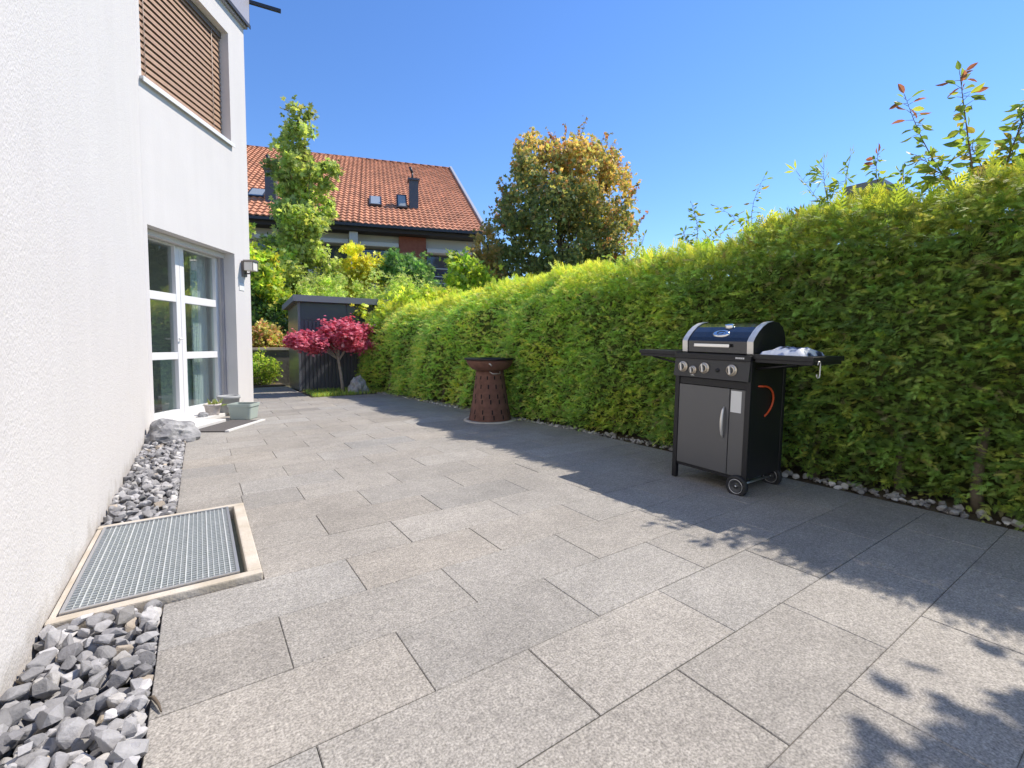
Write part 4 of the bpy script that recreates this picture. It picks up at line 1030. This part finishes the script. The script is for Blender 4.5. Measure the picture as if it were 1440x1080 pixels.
# tiled roof with real courses: each course a strip lapping the next, wavy across
def tiles(a0, a1, dz):
    rows = 33; wdt = .25; npt = int((a1-a0)/wdt)*4+1
    V = []; F = []; C = []
    al = np.linspace(a0, a1, npt); wave = .028*np.sin(np.arange(npt)*2*math.pi/4)
    pitch = sl_len/rows
    up_n = np.array((0, -math.sin(ra), math.cos(ra))); down = np.array((0, math.cos(ra), math.sin(ra)))
    for r in range(rows):
        b = len(V)
        tone = np.repeat(1+rng.normal(size=npt//4+1)*.065, 4)[:npt]
        for (t, lift) in ((0, -.01), (0, .05), (1.0, .0)):
            for i in range(npt):
                p_ = np.array((al[i], 0, 6.35+dz))+down*(r+t)*pitch+up_n*(lift+wave[i])
                V.append(p_); C.append(np.array((.60, .275, .155))*tone[i]*(1 if rng.random() > .06 else .8))
        for l in (0, 1):
            for i in range(npt-1):
                F.append((b+l*npt+i, b+l*npt+i+1, b+(l+1)*npt+i+1, b+(l+1)*npt+i))
    return V, F, C
V1, F1, C1 = tiles(-5.75, .0, 0.); V2, F2, C2 = tiles(-18, -5.76, .05)
F2 = [tuple(i+len(V1) for i in f) for f in F2]
Vn = np.array(V1+V2) @ np.array(NM.to_3x3()).T
rf = np_mesh('roof', Vn, np.array(F1+F2), np.array(C1+C2), attr_mat('roof_tile', .85, .12, 14., .2), nb)
def nbox(m_, *a, **k): return m_.box(*a, M=NM, **k)
m_ = MB(); m_.prism([(0, 6.30), (RS, 13.14), (2*RS, 6.30)], -18, -.02, 'x', M=NM); m_.build('roof_core', M['dark_metal'], rf)
m_ = MB()
for i in range(36): 
    a = -.02-i*.5
    m_.tube([NM @ Vector((a, RS, 13.17)), NM @ Vector((a-.52, RS, 13.2))], [.13, .11], 8)
m_.build('ridge', mat('ridge_tile', (.30, .11, .055), .8), rf)
m_ = MB(); m_.prism([(-.1, 6.15), (-.1, 6.42), (RS, 13.38), (RS, 13.1)], .0, .14, 'x', M=NM); m_.build('verge_board', mat('verge_grey', (.36, .38, .41), .6), rf)
m_ = MB(); nbox(m_, -18, .1, -.13, -.005, 6.22, 6.34); m_.build('gutter', M['dark_metal'], rf)
m_ = MB(); nbox(m_, -18, .0, .05, .70, 6.05, 6.2); m_.build('soffit', mat('soffit', (.045, .035, .03), .8), rf)
m_ = MB(); nbox(m_, -18, 0, .98, 1.2, 0, 6.05); nbox(m_, -.2, 0, 1.2, 2*RS-1, 0, 6.2); nbox(m_, -18, -.2, .75, .979, 5.55, 6.04); m_.build('wall', mat('house_beige', (.55, .51, .45), .85), nb)
m_ = MB(); nbox(m_, -4.0, -2.76, .55, .978, 0, 6.03); m_.build('brick_pier', mat('brick_red', (.25, .075, .045), .85, col2=(.30, .10, .06), scale=9), nb)
m_ = MB(); nbox(m_, -6.16, -5.80, .2, .978, 0, 6.03); m_.build('pillar', mat('pillar_grey', (.56, .53, .50), .8), nb)
winm = mat('dark_window', (.03, .045, .075), .06, spec=1.)
for a0, a1, z0, z1 in ((-5.78, -4.02, 3.6, 5.45), (-2.72, -.55, 3.4, 5.30), (-7.6, -6.2, 3.6, 5.5), (-10.0, -8.3, 3.6, 5.5)):
    m_ = MB(); nbox(m_, a0, a1, .93, .976, z0, z1); fr_ = m_.build('window', M['dark_metal'], nb)
    n2 = 2
    m_ = MB()
    for q in range(n2):
        c0 = a0+(a1-a0)*q/n2+.05; c1 = a0+(a1-a0)*(q+1)/n2-.05; nbox(m_, c0, c1, .915, .929, z0+.06, z1-.06)
    m_.build('pane', winm, fr_)
    m_ = MB(); nbox(m_, a0, a1, .45, .92, z1+.04, z1+.24, bev=.04); m_.build('awning', mat('awning_pale', (.62, .58, .52), .8), nb)
m_ = MB(); nbox(m_, -2.74, .0, -.5, .93, 3.2, 3.42); m_.build('balcony', M['plaster_smooth'], nb)
m_ = MB()
for z in (3.8, 4.1, 4.45): m_.tube([NM @ Vector((-2.7, -.45, z)), NM @ Vector((-.05, -.45, z))], .03, 6)
for a in (-2.7, -1.8, -.95, -.08): m_.tube([NM @ Vector((a, -.45, 3.42)), NM @ Vector((a, -.45, 4.46))], .025, 6)
m_.build('balcony_rail', M['alu'], nb)
def roof_z(b): return 6.35+b*RZ/RS
def chimney(a0, a1, b, top):
    m_ = MB(); nbox(m_, a0, a1, b, b+.5, roof_z(b)-.1, top); c = m_.build('chimney', M['anthracite'], rf)
    m_ = MB(); nbox(m_, a0-.07, a1+.07, b-.07, b+.57, top+.001, top+.1); m_.build('chimney_cap', M['anthracite'], c)
    m_ = MB(); am = (a0+a1)/2; m_.tube([NM @ Vector((am-.05, b+.25, top+.1)), NM @ Vector((am-.05, b+.25, top+.5))], .05, 8); m_.tube([NM @ Vector((am-.05, b+.25, top+.45)), NM @ Vector((am-.16, b+.25, top+.72))], .07, 8); m_.build('flue', M['dark_metal'], c)
chimney(-3.37, -2.93, 2.3, 9.25); chimney(-9.76, -9.32, 1.6, 8.85)
def skylight(a0, a1, b0, b1, open_=0.):
    Mx = NM @ Matrix.Translation((0, b0, roof_z(b0))) @ Matrix.Rotation(ra+open_, 4, 'X')
    L = (b1-b0)/math.cos(ra); m_ = MB(); m_.box(a0, a1, 0, L, -.05, .14, M=Mx); f_ = m_.build('skylight', M['dark_metal'], rf)
    m_ = MB(); m_.box(a0+.07, a1-.07, .08, L-.08, .141, .147, M=Mx); m_.build('pane', mat('sky_pane', (.30, .33, .33), .15, spec=.7), f_)
    return f_
skylight(-5.3, -4.72, 2.2, 3.4); skylight(-4.0, -3.5, 2.2, 2.95, .45); skylight(-10.6, -9.9, 2.0, 3.0)

# grey roof seen just over the hedge
gs = thing('neighbour_carport', 'dark grey garden roof just peeking over the hedge below the red tipped shrub', 'roof', (6.1, 1.95, 0))
m_ = MB(); m_.box(-.5, .5, -.17, .17, 2.56, 2.64, bev=.01); m_.build('roof', M['anthracite_light'], gs)
for x in (-.44, .44):
    m_ = MB(); m_.box(x-.04, x+.04, -.04, .04, -.05, 2.559); m_.build('post', M['anthracite'], gs)

# ------------------------------------------------------------------ light, camera
EL, SAZ = 52., 101.
sd_ = Vector((math.sin(R(SAZ))*math.cos(R(EL)), math.cos(R(SAZ))*math.cos(R(EL)), math.sin(R(EL))))
L = bpy.data.lights.new('sun', 'SUN'); L.energy = 4.2; L.angle = R(.53); L.color = (1, .915, .805)
lo = bpy.data.objects.new('sun', L); COL.objects.link(lo); lo.rotation_euler = (-sd_).to_track_quat('-Z', 'Y').to_euler(); lo.location = sd_*50
wd_ = bpy.data.worlds.new('World'); SC.world = wd_; wd_.use_nodes = True; nt = wd_.node_tree
bg = nt.nodes['Background']; sk = nt.nodes.new('ShaderNodeTexSky'); sk.sky_type = 'NISHITA'; sk.sun_disc = False
sk.sun_elevation = R(EL); sk.sun_rotation = R(SAZ); sk.altitude = 400; sk.air_density = 1.3; sk.dust_density = 0.; sk.ozone_density = 8.
hs = nt.nodes.new('ShaderNodeHueSaturation'); hs.inputs['Saturation'].default_value = 1.1; hs.inputs['Hue'].default_value = .508
nt.links.new(sk.outputs[0], hs.inputs['Color']); nt.links.new(hs.outputs[0], bg.inputs['Color']); bg.inputs['Strength'].default_value = .14
cam = bpy.data.cameras.new('camera'); co = bpy.data.objects.new('camera', cam); COL.objects.link(co)
co.location = (0, 0, 1); co.rotation_euler = (R(90-2.823), 0, R(-34.104)); cam.sensor_width = 36; cam.lens = 649/1440*36
cam.shift_y = -23/1440; cam.clip_start = .05; cam.clip_end = 1000
SC.camera = co
SC.view_settings.view_transform = 'Standard'; SC.view_settings.look = 'None'; SC.view_settings.gamma = 1; SC.view_settings.exposure = .57
SC.cycles.use_denoising = True
SC.cycles.max_bounces = 12; SC.cycles.diffuse_bounces = 6; SC.cycles.transmission_bounces = 10; SC.cycles.transparent_max_bounces = 16
